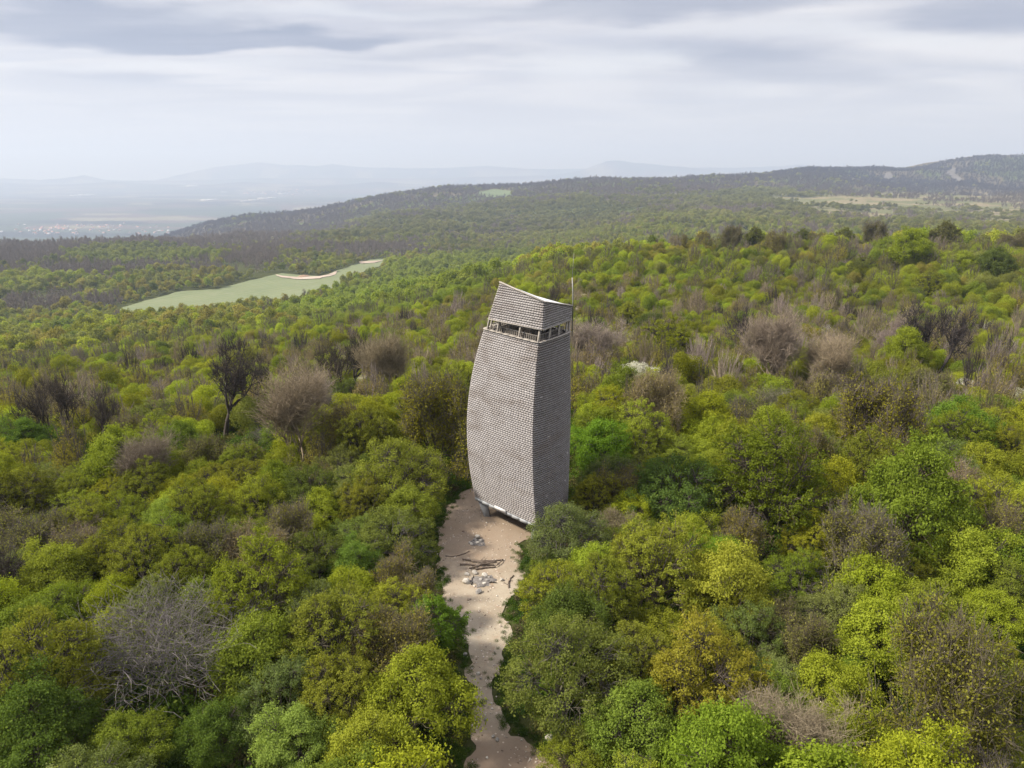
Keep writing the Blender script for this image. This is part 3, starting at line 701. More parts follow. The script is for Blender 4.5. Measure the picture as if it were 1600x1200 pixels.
PROTO = {}
def reg(key, R, H, t, leaf=M_LEAF, lim=.05):
    if t.L:
        trunk = t.bark(key + '_trunk', [M_BARK]); crown = t.leafmesh(key + '_crown', [leaf])
    else:
        a, b = split_bark(t, lim); trunk = a.bark(key + '_trunk', [M_BARK]); crown = b.bark(key + '_crown', [M_BARK])
    PROTO[key] = (R, H, trunk, crown)
reg('leafy_a', 4, 6.6, leafy(11, per=78, size=.078))
reg('leafy_b', 4, 6.0, leafy(12, lobes=16, H=6.0, tips=460, per=74, size=.075))
reg('leafy_c', 4, 7.2, leafy(13, H=7.2, lobes=11, tips=400, per=84, size=.08))
reg('round', 4, 6.8, leafy(21, H=6.8, lobes=22, tips=900, per=32, size=.062, spread=.26, wood=1.0))
reg('round_b', 4, 7.6, leafy(22, H=7.6, lobes=26, tips=1000, per=29, size=.062, spread=.25, wood=1.0))
reg('bushy', 4, 5.2, leafy(31, H=5.2, lobes=18, tips=700, per=44, size=.06, spread=.32, stems=3))
reg('bushy_b', 4, 5.8, leafy(32, H=5.8, lobes=15, tips=600, per=48, size=.06, spread=.36, stems=3))
reg('narrow', 2.6, 7.0, leafy(41, R=2.6, H=7.0, lobes=12, tips=380, per=52, size=.068, shape='cone', spread=.4))
reg('budding', 4, 8.0, bare(51, H=8.0, R=4.0, depth=5, twigs=3, leafbits=13, size=.07, stems=2, tw=.013))
reg('budding_b', 4, 8.5, bare(52, H=8.5, R=4.0, depth=5, twigs=3, leafbits=15, size=.07, stems=3, tw=.013))
reg('twiggy', 3.7, 9.4, bare(61, H=9.4, R=3.7, depth=5, twigs=3, stems=3, up=.9, gnarl=.16, tw=.009, spreadang=.5))
reg('twiggy_b', 3.7, 9.0, bare(62, H=9.0, R=3.7, depth=5, twigs=3, stems=4, up=.8, gnarl=.18, tw=.009, spreadang=.55))
reg('dead', 7, 8.0, bare(71, H=8.0, R=7.0, depth=4, twigs=1, stems=9, up=.3, gnarl=.2, tw=.012, spreadang=.75, r0=.2, leafbits=2, size=.08), lim=.05)
reg('gnarled', 4, 9.6, bare(81, H=9.6, R=4, depth=4, twigs=6, r0=.25, gnarl=.26, up=.5, tw=.014), lim=.09)
reg('gnarled_b', 4, 9.2, bare(82, H=9.2, R=4, depth=4, twigs=6, r0=.27, stems=2, gnarl=.26, up=.5, tw=.014), lim=.09)
reg('blossom', 3, 5.0, bare(91, H=5.0, R=3, depth=4, twigs=4, stems=2, leafbits=9, size=.08), M_PETAL)

# kind -> prototypes, name, category, tint, bark, words
GREY = (.26, .235, .215)
KIND = {
 'lime':    (('leafy_a', 'leafy_c', 'leafy_b'), 'leafy_tree', (0.255, 0.305, 0.03), (.10, .085, .065), 'lime-green leafy tree'),
 'yellow':  (('leafy_b', 'round', 'leafy_a'), 'leafy_tree', (0.255, 0.285, 0.032), (.10, .085, .065), 'yellow-green leafy tree'),
 'green':   (('leafy_c', 'leafy_a', 'bushy_b'), 'leafy_tree', (0.175, 0.225, 0.03), (.09, .075, .06), 'mid-green leafy tree'),
 'dark':    (('bushy', 'bushy_b', 'leafy_b'), 'bushy_tree', (0.11, 0.14, 0.032), (.07, .06, .05), 'dark green bushy tree'),
 'grey':    (('bushy_b', 'bushy', 'round'), 'bushy_tree', (0.19, 0.205, 0.055), (.10, .09, .075), 'grey-green bushy tree'),
 'olive':   (('round', 'round_b'), 'budding_tree', (0.195, 0.21, 0.027), (.07, .06, .045), 'olive-green round tree'),
 'golden':  (('round', 'round_b'), 'budding_tree', (0.25, 0.235, 0.027), (.08, .065, .05), 'golden budding tree'),
 'sparse':  (('budding', 'budding_b'), 'budding_tree', (0.23, 0.21, 0.05), (.12, .10, .08), 'sparse olive tree with branches showing'),
 'tan':     (('budding_b', 'budding', 'twiggy'), 'budding_tree', (0.25, 0.21, 0.1), (.20, .165, .13), 'tan half-bare budding tree'),
 'bare':    (('twiggy', 'twiggy_b'), 'bare_tree', (.2, .15, .12), (.25, .205, .16), 'bare pinkish-grey twiggy tree'),
 'dead':    (('dead',), 'dead_tree', (.11, .13, .035), (.175, .155, .13), 'dead pale grey branching tree'),
 'black':   (('gnarled', 'gnarled_b'), 'bare_tree', (.1, .1, .1), (.055, .045, .036), 'bare dark gnarled tree'),
 'white':   (('blossom',), 'blossom_tree', (.62, .60, .52), (.12, .10, .08), 'small white-blossoming tree'),
 'narrow':  (('narrow',), 'leafy_tree', (.115, .195, .020), (.10, .085, .065), 'narrow light green tree'),
}
GROUPN = {'leafy_tree': 'leafy green trees in the wood round the tower', 'bushy_tree': 'bushy trees in the wood round the tower', 'budding_tree': 'half-leafed trees in the wood round the tower',
          'bare_tree': 'leafless trees in the wood round the tower', 'dead_tree': 'dead grey trees in the wood', 'blossom_tree': 'white blossoming trees in the wood'}
rt = random.Random(12)
PLACED = []   # dict per tree
def depth_of(x, y, z): return y * CP + (CAM_Z - z) * SP
def place(u, v, wpx, kind, label=None, proto=None, tint=None, squash=1.15):
    ps = KIND[kind][0]; key = proto or ps[rt.randrange(len(ps))]; R0, H0 = PROTO[key][:2]; d = ray(u, v); k = 60.0; s = 1.0
    ks = np.exp(np.linspace(math.log(22), math.log(800), 600)); gz = height(d[0] * ks, d[1] * ks); f = CAM_Z + d[2] * ks - gz - H0 / R0 * squash * .52 * .93 * wpx / 2 / 1110 * ks
    i = np.nonzero(f <= 0)[0]; k = float(ks[i[0]] if len(i) else ks[np.argmin(f)]); s = wpx / 2 / 1110 * k / R0 * .93
    p = d * k; PLACED.append(dict(x=p[0], y=p[1], z=h1(p[0], p[1]), s=s, sq=squash, key=key, kind=kind, label=label, R=R0 * s, H=H0 * s * squash, tint=tint, hand=True))
for a in [
 (650, 1095, 200, 'yellow', 'bright yellow-green tree hugging the left edge of the path near the bottom', 'leafy_a'),
 (465, 1160, 150, 'lime', 'pale lime tree at the bottom, left of the bright yellow-green pathside tree', 'leafy_c', (0.238, 0.321, 0.063)),
 (523, 1000, 205, 'olive', 'large round olive tree left of the narrow pathside tree', 'round_b'),
 (675, 975, 110, 'narrow', 'narrow light green tree on the left edge of the path, below the fire rings'),
 (268, 1000, 320, 'dead', 'wide dead tree with a tangle of pale grey branches, lower left'),
 (890, 1045, 250, 'grey', 'broad green bush-like tree on the right edge of the path, above the white rock', 'bushy_b', (0.144, 0.172, 0.034)),
 (1100, 1070, 235, 'golden', 'round golden-olive budding tree right of the path', 'round'),
 (1030, 890, 195, 'yellow', 'rounded yellow-green tree down the slope from the tower', 'round_b', (0.311, 0.277, 0.041)),
 (885, 840, 155, 'grey', 'grey-green bushy tree against the front corner of the tower', 'bushy_b', (0.173, 0.172, 0.058)),
 (862, 905, 100, 'green', 'small green tree at the right edge of the clearing beside the fire rings', 'bushy'),
 (1125, 885, 130, 'lime', 'bright green tree tucked behind the rounded yellow-green tree', 'leafy_b', (0.166, 0.259, 0.025)),
 (1210, 745, 225, 'olive', 'largest domed deep-green oak right of the tower', 'round_b', (0.130, 0.165, 0.021)),
 (937, 700, 115, 'green', 'fresh green tree touching the right side of the tower', 'leafy_c', (0.144, 0.247, 0.028)),
 (1060, 775, 190, 'dark', 'low dark green thicket tree between the tower and the domed oak', 'bushy', (0.093, 0.141, 0.039)),
 (1035, 635, 130, 'tan', 'tan tree with many bare stems right of the tower', 'budding_b'),
 (1045, 540, 110, 'olive', 'olive rounded tree behind the tan many-stemmed tree', 'round', (0.209, 0.197, 0.021)),
 (984, 492, 48, 'olive', 'tall slim olive tree standing out behind the tower mast', 'narrow', (0.253, 0.234, 0.030)),
 (1000, 560, 60, 'lime', 'small light tree before the olive rounded tree behind the tower', 'leafy_b'),
 (930, 545, 90, 'bare', 'bare reddish-grey tree just right of the tower hood', 'twiggy'),
 (1225, 545, 130, 'bare', 'broad bare pinkish tree on the slope right of the tower', 'twiggy_b', None),
 (1300, 570, 100, 'bare', 'bare grey tree beside the broad bare pinkish tree', 'twiggy', None),
 (1207, 625, 95, 'dead', 'pale dead tree above the domed oak'),
 (1167, 514, 78, 'black', 'lone dark gnarled tree above the pale dead tree', 'gnarled'),
 (1398, 530, 72, 'bare', 'isolated pink-grey bare tree on the right slope', 'twiggy_b'),
 (1473, 527, 119, 'black', 'dark-trunked wide bare oak on the right slope', 'gnarled_b'),
 (1360, 655, 170, 'sparse', 'broad olive tree with fine branches right of the domed oak', 'budding_b', (0.238, 0.215, 0.032)),
 (1500, 675, 135, 'green', 'broad bright green tree on the right slope', 'leafy_a', (0.130, 0.215, 0.028)),
 (1462, 750, 125, 'tan', 'buff half-bare tree below the broad bright green tree', 'budding'),
 (1550, 800, 150, 'yellow', 'olive-yellow tree at the right edge, mid height', 'round'),
 (1325, 835, 105, 'lime', 'lime tree right of the domed oak foot', 'leafy_c'),
 (1510, 890, 165, 'lime', 'wide lime-green tree near the right edge', 'leafy_b'),
 (1245, 905, 120, 'green', 'mid-green bush tree in the hollow below the domed oak', 'bushy_b'),
 (1245, 985, 140, 'sparse', 'thin brownish tree right of the golden budding tree', 'budding'),
 (1330, 1060, 90, 'lime', 'small fresh green tree between the thin brownish tree and the big olive tree', 'leafy_c', (0.166, 0.247, 0.041)),
 (1480, 1060, 270, 'sparse', 'big olive tree with fine branches in the lower right', 'budding_b', (0.232, 0.191, 0.028)),
 (1235, 1165, 160, 'bare', 'bare tan tree at the bottom, right of the golden tree', 'twiggy', None),
 (905, 1195, 150, 'yellow', 'yellow-green tree at the bottom beside the path bend', 'bushy', (0.268, 0.247, 0.032)),
 (1555, 1175, 130, 'yellow', 'bright yellowish tree in the bottom right corner', 'leafy_b'),
 (1550, 965, 120, 'lime', 'light green tree above the big olive tree at the right', 'leafy_a'),
 (1420, 1180, 150, 'olive', 'olive round tree at the bottom below the big olive tree', 'round'),
 (342, 599, 149, 'black', 'most upright dark gnarled tree on the left ridge', 'gnarled'),
 (388, 594, 78, 'black', 'dark thin bare tree right beside the upright gnarled tree', 'gnarled_b'),
 (475, 645, 150, 'bare', 'wide bare brown-grey tree left of the tower', 'twiggy', (0.311, 0.234, 0.173)),
 (420, 680, 70, 'dead', 'small pale dead tree at the foot of the wide bare tree'),
 (88, 639, 123, 'black', 'dark gnarled tree near the left edge', 'gnarled_b'),
 (150, 654, 97, 'black', 'dark leaning bare tree right of the left-edge gnarled tree', 'gnarled'),
 (42, 690, 95, 'green', 'green leafy tree in front of the left-edge gnarled tree', 'leafy_c', (0.122, 0.197, 0.030)),
 (25, 785, 140, 'olive', 'dark olive rounded tree cut by the left edge', 'round_b', (0.144, 0.134, 0.019)),
 (665, 650, 165, 'sparse', 'tall olive tree with dark stems left of the tower', 'budding_b', (0.246, 0.215, 0.026)),
 (625, 745, 170, 'yellow', 'broad yellow-olive tree between the clearing and the wide bare tree', 'bushy_b', (0.274, 0.247, 0.041)),
 (545, 564, 97, 'black', 'slim dark bare tree on the ridge left of the tower', 'gnarled'),
 (615, 565, 110, 'bare', 'bare brown tree on the ridge just left of the tower', 'twiggy_b', (0.253, 0.172, 0.129)),
 (615, 845, 150, 'grey', 'grey-green tree at the left edge of the clearing', 'bushy', (0.195, 0.203, 0.058)),
 (500, 800, 95, 'lime', 'small lime tree left of the broad yellow-olive tree', 'leafy_a'),
 (395, 795, 130, 'yellow', 'yellow-green bushy tree in the middle of the left wood', 'bushy_b'),
 (262, 815, 95, 'lime', 'light mint-green tree in the left wood', 'leafy_c', (0.224, 0.303, 0.058)),
 (95, 905, 150, 'yellow', 'yellow-green rounded tree toward the left edge', 'leafy_b'),
 (50, 990, 160, 'green', 'green tree at the left edge beside the wide dead tree', 'leafy_a'),
 (378, 915, 90, 'lime', 'bright lime sapling above the large round olive tree', 'leafy_c'),
 (440, 905, 110, 'sparse', 'brownish thin tree behind the large round olive tree', 'budding'),
 (560, 885, 110, 'green', 'green tree behind the large round olive tree, near the clearing', 'leafy_b', (0.136, 0.215, 0.041)),
 (55, 1140, 200, 'dark', 'dark green tree in the bottom left corner', 'leafy_c', (0.101, 0.153, 0.028)),
 (200, 1165, 140, 'green', 'green tree at the bottom below the wide dead tree', 'leafy_a'),
 (335, 1150, 130, 'green', 'mid-green tree at the bottom left of the pale lime tree', 'leafy_b', (0.115, 0.178, 0.028)),
 (1425, 392, 84, 'lime', 'tallest bright tree on the crest of the right hill', 'leafy_c', (0.238, 0.259, 0.021)),
 (1478, 367, 49, 'sparse', 'slim olive tree on the hill crest beside the tallest bright tree', 'narrow', (0.151, 0.122, 0.041)),
 (1553, 412, 68, 'dark', 'dark green tree on the right hill crest', 'leafy_a'),
 (1300, 387, 46, 'lime', 'small lime tree in the middle of the hill crest', 'leafy_b'),
 (1210, 377, 54, 'sparse', 'thin brown tree on the hill crest above the tower', 'budding'),
 (1450, 445, 60, 'olive', 'dusky olive tree below the tallest crest tree', 'round'),
 (1298, 520, 34, 'white', 'small white-blossoming tree below the hill crest', 'blossom'),
 (1540, 515, 36, 'white', 'white-blossoming tree at the right, above the dark-trunked oak', 'blossom'),
 (1380, 500, 26, 'white', 'tiny white-blossoming tree above the isolated bare tree', 'blossom'),
 (1062, 375, 35, 'sparse', 'first thin brown tree of the row standing along the hill crest', 'budding'),
 (1100, 372, 32, 'sparse', 'short brown tree in the left part of the crest row', 'budding_b'),
 (1148, 372, 46, 'sparse', 'wider brownish tree in the crest row above the tower mast', 'budding_b', (0.154, 0.122, 0.048)),
 (1180, 370, 35, 'olive', 'dusky green tree of the crest row', 'narrow', (0.132, 0.132, 0.038)),
 (1255, 367, 30, 'olive', 'slim dusky tree in the middle of the crest row', 'narrow', (0.154, 0.143, 0.038)),
 (1270, 370, 35, 'sparse', 'thin brown tree right of the slim dusky crest tree', 'budding'),
 (1320, 364, 32, 'olive', 'upright olive tree on the crest right of the small lime tree', 'narrow', (0.188, 0.163, 0.038)),
 (1362, 367, 51, 'sparse', 'wide brown-olive tree left of the tallest crest tree', 'budding_b', (0.188, 0.153, 0.038)),
 (1384, 387, 46, 'green', 'mid-green tree under the wide brown-olive crest tree', 'leafy_a'),
 (1345, 422, 54, 'olive', 'dusky rounded tree below the crest left of the tallest tree', 'round', (0.143, 0.143, 0.028)),
 (1500, 417, 62, 'lime', 'lime tree right of the tallest crest tree', 'leafy_b'),
 (1585, 377, 54, 'sparse', 'brown-olive tree on the crest at the right edge', 'budding', (0.166, 0.143, 0.038)),
 (520, 569, 78, 'black', 'stooping dark bare tree left of the slim dark bare tree', 'gnarled_b'),
 (500, 620, 90, 'bare', 'grey bare tree crowded against the wide bare brown-grey tree', 'twiggy_b', None),
 (360, 554, 65, 'black', 'smaller dark bare tree behind the upright gnarled tree', 'gnarled'),
]:
    place(*a)
# fillers, placed in the world between the above
TOWER_POLY = np.array([corner(k, 5) for k in 'LCRB'])
KEEP_PX = np.array([(716, 770), (694, 800), (686, 840), (693, 940), (722, 985), (729, 1050), (742, 1110), (740, 1200), (740, 1290), (880, 1290), (860, 1185), (800, 1140), (776, 1100), (780, 1050), (800, 985), (792, 950), (815, 915), (806, 870), (818, 835), (838, 822), (886, 780), (890, 520), (894, 478), (850, 470), (782, 442), (757, 514), (730, 670), (742, 775)], float)
def covers(x, y, z, R, H):
    pts = []
    for k in range(12):
        a = k * math.pi / 6
        for rr_, hh in ((.92, .35), (.75, .75), (.35, 1.0)): pts.append((x + R * rr_ * math.cos(a), y + R * rr_ * math.sin(a), z + H * hh))
    u, v = proj(np.array(pts)); return inside(KEEP_PX, u, v).any()
def kind_at(x, y, q):
    a = float(fbm(np.array([x / 38.]), np.array([y / 38.]), 101)[0]); b = float(fbm(np.array([x / 22.]), np.array([y / 22.]), 111)[0])
    w_ = dict(lime=16, yellow=20, green=15, dark=6, grey=10, olive=14, golden=.6, sparse=11, tan=4, bare=2.2, black=2, white=.6, dead=1.0)
    if a > .52: w_['bare'] *= 2.6; w_['tan'] *= 2.5; w_['sparse'] *= 1.6
    if a < .45: w_['lime'] *= 2; w_['green'] *= 1.8; w_['bare'] *= .3
    if b > .55: w_['olive'] *= 2; w_['yellow'] *= 1.6
    r = math.hypot(x, y)
    if r < 95: w_['bare'] *= .02; w_['tan'] *= .5; w_['black'] = .3; w_['white'] = 0; w_['dead'] = .3
    if x > 20 and 95 < y < 170: w_['bare'] *= 1.6; w_['tan'] *= 1.5; w_['white'] *= 3
    if x < 0 and y > 70: w_['white'] *= .3
    ks = list(w_); return q.choices(ks, [w_[k] for k in ks])[0]
def fill(rmin, rmax, spacing, tries, scl, minc, q, maxn=10**9):
    n = 0; BLK = [t for t in PLACED if t['hand'] and t['kind'] in ('black', 'dead')]
    grid = {}
    for t in PLACED: grid.setdefault((int(t['x'] // 10), int(t['y'] // 10)), []).append(t)
    rr_ = np.sqrt(np.random.default_rng(5).uniform(rmin ** 2, rmax ** 2, tries)); aa_ = np.random.default_rng(6).uniform(-.70, .70, tries)
    X = rr_ * np.sin(aa_); Y = rr_ * np.cos(aa_); Z = height(X, Y)
    dC = np.where(inside(CLEAR, X, Y), -1, edge_dist(CLEAR, X, Y)); dT = np.where(inside(TOWER_POLY, X, Y), -1, edge_dist(TOWER_POLY, X, Y))
    for i in np.argsort(rr_):
        x, y, z = float(X[i]), float(Y[i]), float(Z[i]); kind = kind_at(x, y, q); ps = KIND[kind][0]; key = ps[q.randrange(len(ps))]; R0, H0 = PROTO[key][:2]
        s = scl * (q.uniform(.62, 1.12) if q.random() > .12 else q.uniform(1.1, 1.35)); R = R0 * s; H = H0 * s * q.uniform(.95, 1.35)
        if dC[i] < R * .75 or dT[i] < R * .8: continue
        ok = True; gx, gy = int(x // 10), int(y // 10)
        for ax in (-1, 0, 1):
            for ay in (-1, 0, 1):
                for t in grid.get((gx + ax, gy + ay), ()):
                    if math.hypot(t['x'] - x, t['y'] - y) < minc * (R + t['R']): ok = False; break
                if not ok: break
            if not ok: break
        if ok and any(0 < t['y'] - y < 16 and abs(t['x'] - x * t['y'] / y) < t['R'] * .8 for t in BLK): ok = False
        if not ok or (math.hypot(x, y) < 90 and covers(x, y, z, R, H)): continue
        t = dict(x=x, y=y, z=z, s=s, sq=H / (H0 * s), key=key, kind=kind, label=None, R=R, H=H, tint=None, hand=False)
        PLACED.append(t); grid.setdefault((gx, gy), []).append(t); n += 1
        if n >= maxn: break
    return n
q = random.Random(99)
print('fill near', fill(24, 120, 0, 14000, .98, .56, q))
print('fill mid', fill(120, 300, 0, 60000, .88, .56, q))
for t in PLACED:
    t['u'], t['v'] = [float(k) for k in proj(np.array([t['x'], t['y'], t['z'] + t['H'] * .6]))]
    t['px'] = t['R'] * 2 * 1110 / depth_of(t['x'], t['y'], t['z'] + t['H'] * .5)
    pr = t['px'] / 2; t['in'] = -pr * .8 < t['u'] < 1600 + pr * .8 and t['v'] < 1200 + pr * .8
PLACED.sort(key=lambda t: (not t['hand'], -t['px'] if t['in'] else 0))
IND = [t for t in PLACED if t['in'] or math.hypot(t['x'], t['y']) < 60]; IND.sort(key=lambda t: (not t['hand'], -t['px']))
IND = IND[:298]; ids = {id(t) for t in IND}; REST = [t for t in PLACED if id(t) not in ids]
print('individual', len(IND), 'rest', len(REST), 'min px', min(t['px'] for t in IND))
# labels: hand ones as given; the others by kind and by where they stand next to a hand-labelled tree
short = {t['label']: t for t in IND if t['hand']}
LM = [(k.split(',')[0], t) for k, t in short.items()]
SHORTN = [('the lookout tower', 810, 640), ('the stone fire rings', 745, 900), ('the large domed oak', 1210, 745), ('the golden budding tree', 1100, 1070), ('the wide dead tree', 268, 1000),
          ('the large round olive tree', 523, 1000), ('the upright gnarled tree', 342, 605), ('the wide bare brown-grey tree', 475, 645), ('the left-edge gnarled tree', 88, 645), ('the dark-trunked bare oak', 1473, 533),
          ('the broad bare pinkish tree', 1225, 545), ('the big lower-right olive tree', 1480, 1060), ('the wide lime-green right-edge tree', 1510, 890), ('the pale lime bottom tree', 465, 1160), ('the tan many-stemmed tree', 1035, 635),
          ('the mint-green tree', 262, 815), ('the white rock', 858, 1157), ('the yellow-green left-edge tree', 95, 905), ('the isolated pink-grey tree', 1398, 530), ('the buff half-bare tree', 1462, 750), ('the tallest crest tree', 1425, 400)]
buckets = {}
for t in IND:
    if t['label']: continue
    nl, lu, lv = min(SHORTN, key=lambda L: math.hypot(t['u'] - L[1], (t['v'] - L[2]) * 1.3)); dx, dy = t['u'] - lu, (t['v'] - lv) * 1.3
    rel = ('right of' if dx > 0 else 'left of') if abs(dx) > abs(dy) else ('behind' if dy < 0 else 'in front of')
    t['d'] = math.hypot(dx, dy); buckets.setdefault((t['kind'], rel, nl), []).append(t)
ORD = ['nearest', 'second', 'third', 'fourth', 'fifth', 'sixth', 'seventh', 'eighth', 'ninth', 'tenth', 'eleventh', 'twelfth']
for (kd, rel, nl), L in buckets.items():
    L.sort(key=lambda t: t['d'])
    for i, t in enumerate(L):
        wd = KIND[kd][4]
        t['label'] = (f'{wd} {rel} {nl}' if len(L) == 1 else f'{ORD[min(i, 11)]} {wd} {rel} {nl}' if i == 0 else f'{ORD[min(i, 11)]} nearest {wd} {rel} {nl}')
def jit(c, q, a=.16, h=.05): k = 1 + q.uniform(-a, a); return (c[0] * k * (1 + q.uniform(-h, h)), c[1] * k, c[2] * k * (1 + q.uniform(-.2, .2)))
FIRST = {}
def build_individuals():
    q = random.Random(4)
    for t in IND:
        kd = KIND[t['kind']]; R0, H0, trunk, crown = PROTO[t['key']]; nm = kd[1]
        if t['key'] in FIRST:
            root0, tr0, cr0 = FIRST[t['key']]; root = root0.copy(); tr = tr0.copy(); cr = cr0.copy()
            for o in (root, tr, cr): COL.objects.link(o)
            root.name = nm; tr.parent = root; cr.parent = root
        else:
            root = empty(nm); tr = obj('trunk', trunk, root); cr = obj('crown', crown, root); FIRST[t['key']] = (root, tr, cr)
        root.location = (t['x'], t['y'], t['z'] - .1); root.rotation_euler = (0, 0, q.uniform(0, 6.28)); root.scale = (t['s'], t['s'], t['s'] * t['sq'])
        tt_ = t['tint'] or kd[2]
        if t['kind'] not in ('tan', 'golden', 'white'): tt_ = (min(tt_[0], tt_[1] * (1.04 if t['kind'] == 'sparse' else .90 if t['kind'] in ('yellow', 'olive') else .84)), tt_[1], tt_[2])
        tint = jit(tt_, q, .06 if t['hand'] else .16, .03 if t['hand'] else .10); bk = jit(kd[3], q, .12, .03)
        tag(root, t['label'], nm.replace('_', ' '), GROUPN[nm])
        for o in (tr, cr): o['tint'] = [float(k) for k in tint]; o['bark'] = [float(k) for k in bk]
build_individuals()
# ------------------------------------------------------------------ the rest of the wood: one object of instanced trees
def lod_leafy(seed, n, size, R=4, H=6.4, woody=0):
    t = Tree(seed); r = t.r; C = []
    for i in range(9):
        d = r.normal(0, 1, 3); d /= np.linalg.norm(d); d[2] = abs(d[2]) - .2; k = r.uniform(.4, .68); C.append((np.array([d[0] * R * k, d[1] * R * k, H * .5 + d[2] * H * .5 * k]), R * r.uniform(.3, .46)))
    idx = r.integers(0, len(C), n); D = r.normal(0, 1, (n, 3)); D[:, 2] += .35; D /= np.linalg.norm(D, axis=1, keepdims=True)
    P = np.array([C[i][0] for i in idx]) + D * np.array([C[i][1] for i in idx])[:, None] * r.uniform(.7, 1.08, n)[:, None]; P[:, 2] = np.maximum(P[:, 2], .2)
    t.leaves_at(P, D, size, np.clip(r.random(n) * .6 + (P[:, 2] / H) * .25, 0, 1))
    V, var = t.L[0]; Q = np.arange(len(V)).reshape(-1, 4)
    mi = np.zeros(len(Q), int)
    if woody:
        t.line((0, 0, -.4), (0, 0, H * .4), .2, .12, 2)
        for c, l in C: t.line((0, 0, H * .35), c, .09, .04, 2)
    return V, Q, var, mi, t
def lod_twig(seed, H=7.0, R=3.8, n=600, wd=.035, fan=1.0):
    """upright leafless crown: many thin prisms fanning out"""
    t = Tree(seed); r = t.r; hubs = []
    for s_ in range(3):
        a = r.uniform(0, 6.28); k = r.uniform(.1, .3); h = np.array([math.cos(a) * R * k, math.sin(a) * R * k, H * r.uniform(.22, .36)]); t.line((0, 0, -.4), h, wd * 4.5, wd * 3, 2); hubs.append(h)
    nb = max(10, n // 16)
    for _ in range(nb):
        a = r.uniform(0, 6.28); e = r.uniform(.18, 1.0) ** .7; rad = math.sqrt(max(0, 1 - e * e)) * r.uniform(.6, 1.0); tip = np.array([math.cos(a) * R * rad, math.sin(a) * R * rad, H * (.35 + .62 * e)]) * r.uniform(.9, 1.05)
        h = hubs[r.integers(3)]; mid = h * .45 + tip * .55 + np.array([math.cos(a), math.sin(a), -.2]) * R * .10 + r.normal(0, .12, 3); t.seg.append((h, mid, wd * 2.2, wd * 1.5)); t.seg.append((mid, tip, wd * 1.5, wd * .7)); dr = tip - mid; dr /= np.linalg.norm(dr)
        for _ in range(15):
            f = r.uniform(.0, 1); p = mid + (tip - mid) * f; g_ = dr + r.normal(0, .45, 3) + np.array([0, 0, .45]); g_ /= np.linalg.norm(g_); t.seg.append((p, p + g_ * r.uniform(.5, 1.3) * fan, wd * .9, wd * .4))
    return t
def seg_arrays(t):
    me = t.bark('tmp', [])
    V = np.empty(len(me.vertices) * 3); me.vertices.foreach_get('co', V); Q = np.empty(len(me.loops), int); me.loops.foreach_get('vertex_index', Q)
    var = np.empty(len(me.polygons)); me.attributes['var'].data.foreach_get('value', var); bpy.data.meshes.remove(me); return V.reshape(-1, 3), Q.reshape(-1, 4), var
LODS = []   # (V, Q, var, midx)   0..3 mid leafy, 4 mid twig, 5 mid sparse, 6..8 far leafy, 9 far twig
def lod_add(V, Q, var, mi, t=None):
    if t is not None and t.seg:
        v2, q2, r2 = seg_arrays(t); Q = np.concatenate([Q, q2 + len(V)]) if len(Q) else q2; V = np.concatenate([V, v2]) if len(V) else v2
        mi = np.concatenate([mi, np.ones(len(q2), int)]); var = np.concatenate([var, r2])
    LODS.append((V, Q, var, mi))
E3, E4, E1 = np.zeros((0, 3)), np.zeros((0, 4), int), np.zeros(0)
for sd in (1, 2, 3, 4): lod_add(*lod_leafy(200 + sd, 9500, .098, H=(6.4, 7.0, 6.0, 7.6)[sd - 1], woody=1))
lod_add(E3, E4, E1, np.zeros(0, int), lod_twig(210, n=640, wd=.03))
_a = lod_leafy(211, 2200, .105); _t = lod_twig(212, n=400, wd=.026); lod_add(_a[0], _a[1], _a[2], _a[3], _t)
for sd in (1, 2, 3): lod_add(*lod_leafy(220 + sd, 900, .30, H=(6.6, 7.4, 6.2)[sd - 1]))
lod_add(E3, E4, E1, np.zeros(0, int), lod_twig(230, n=300, wd=.05))
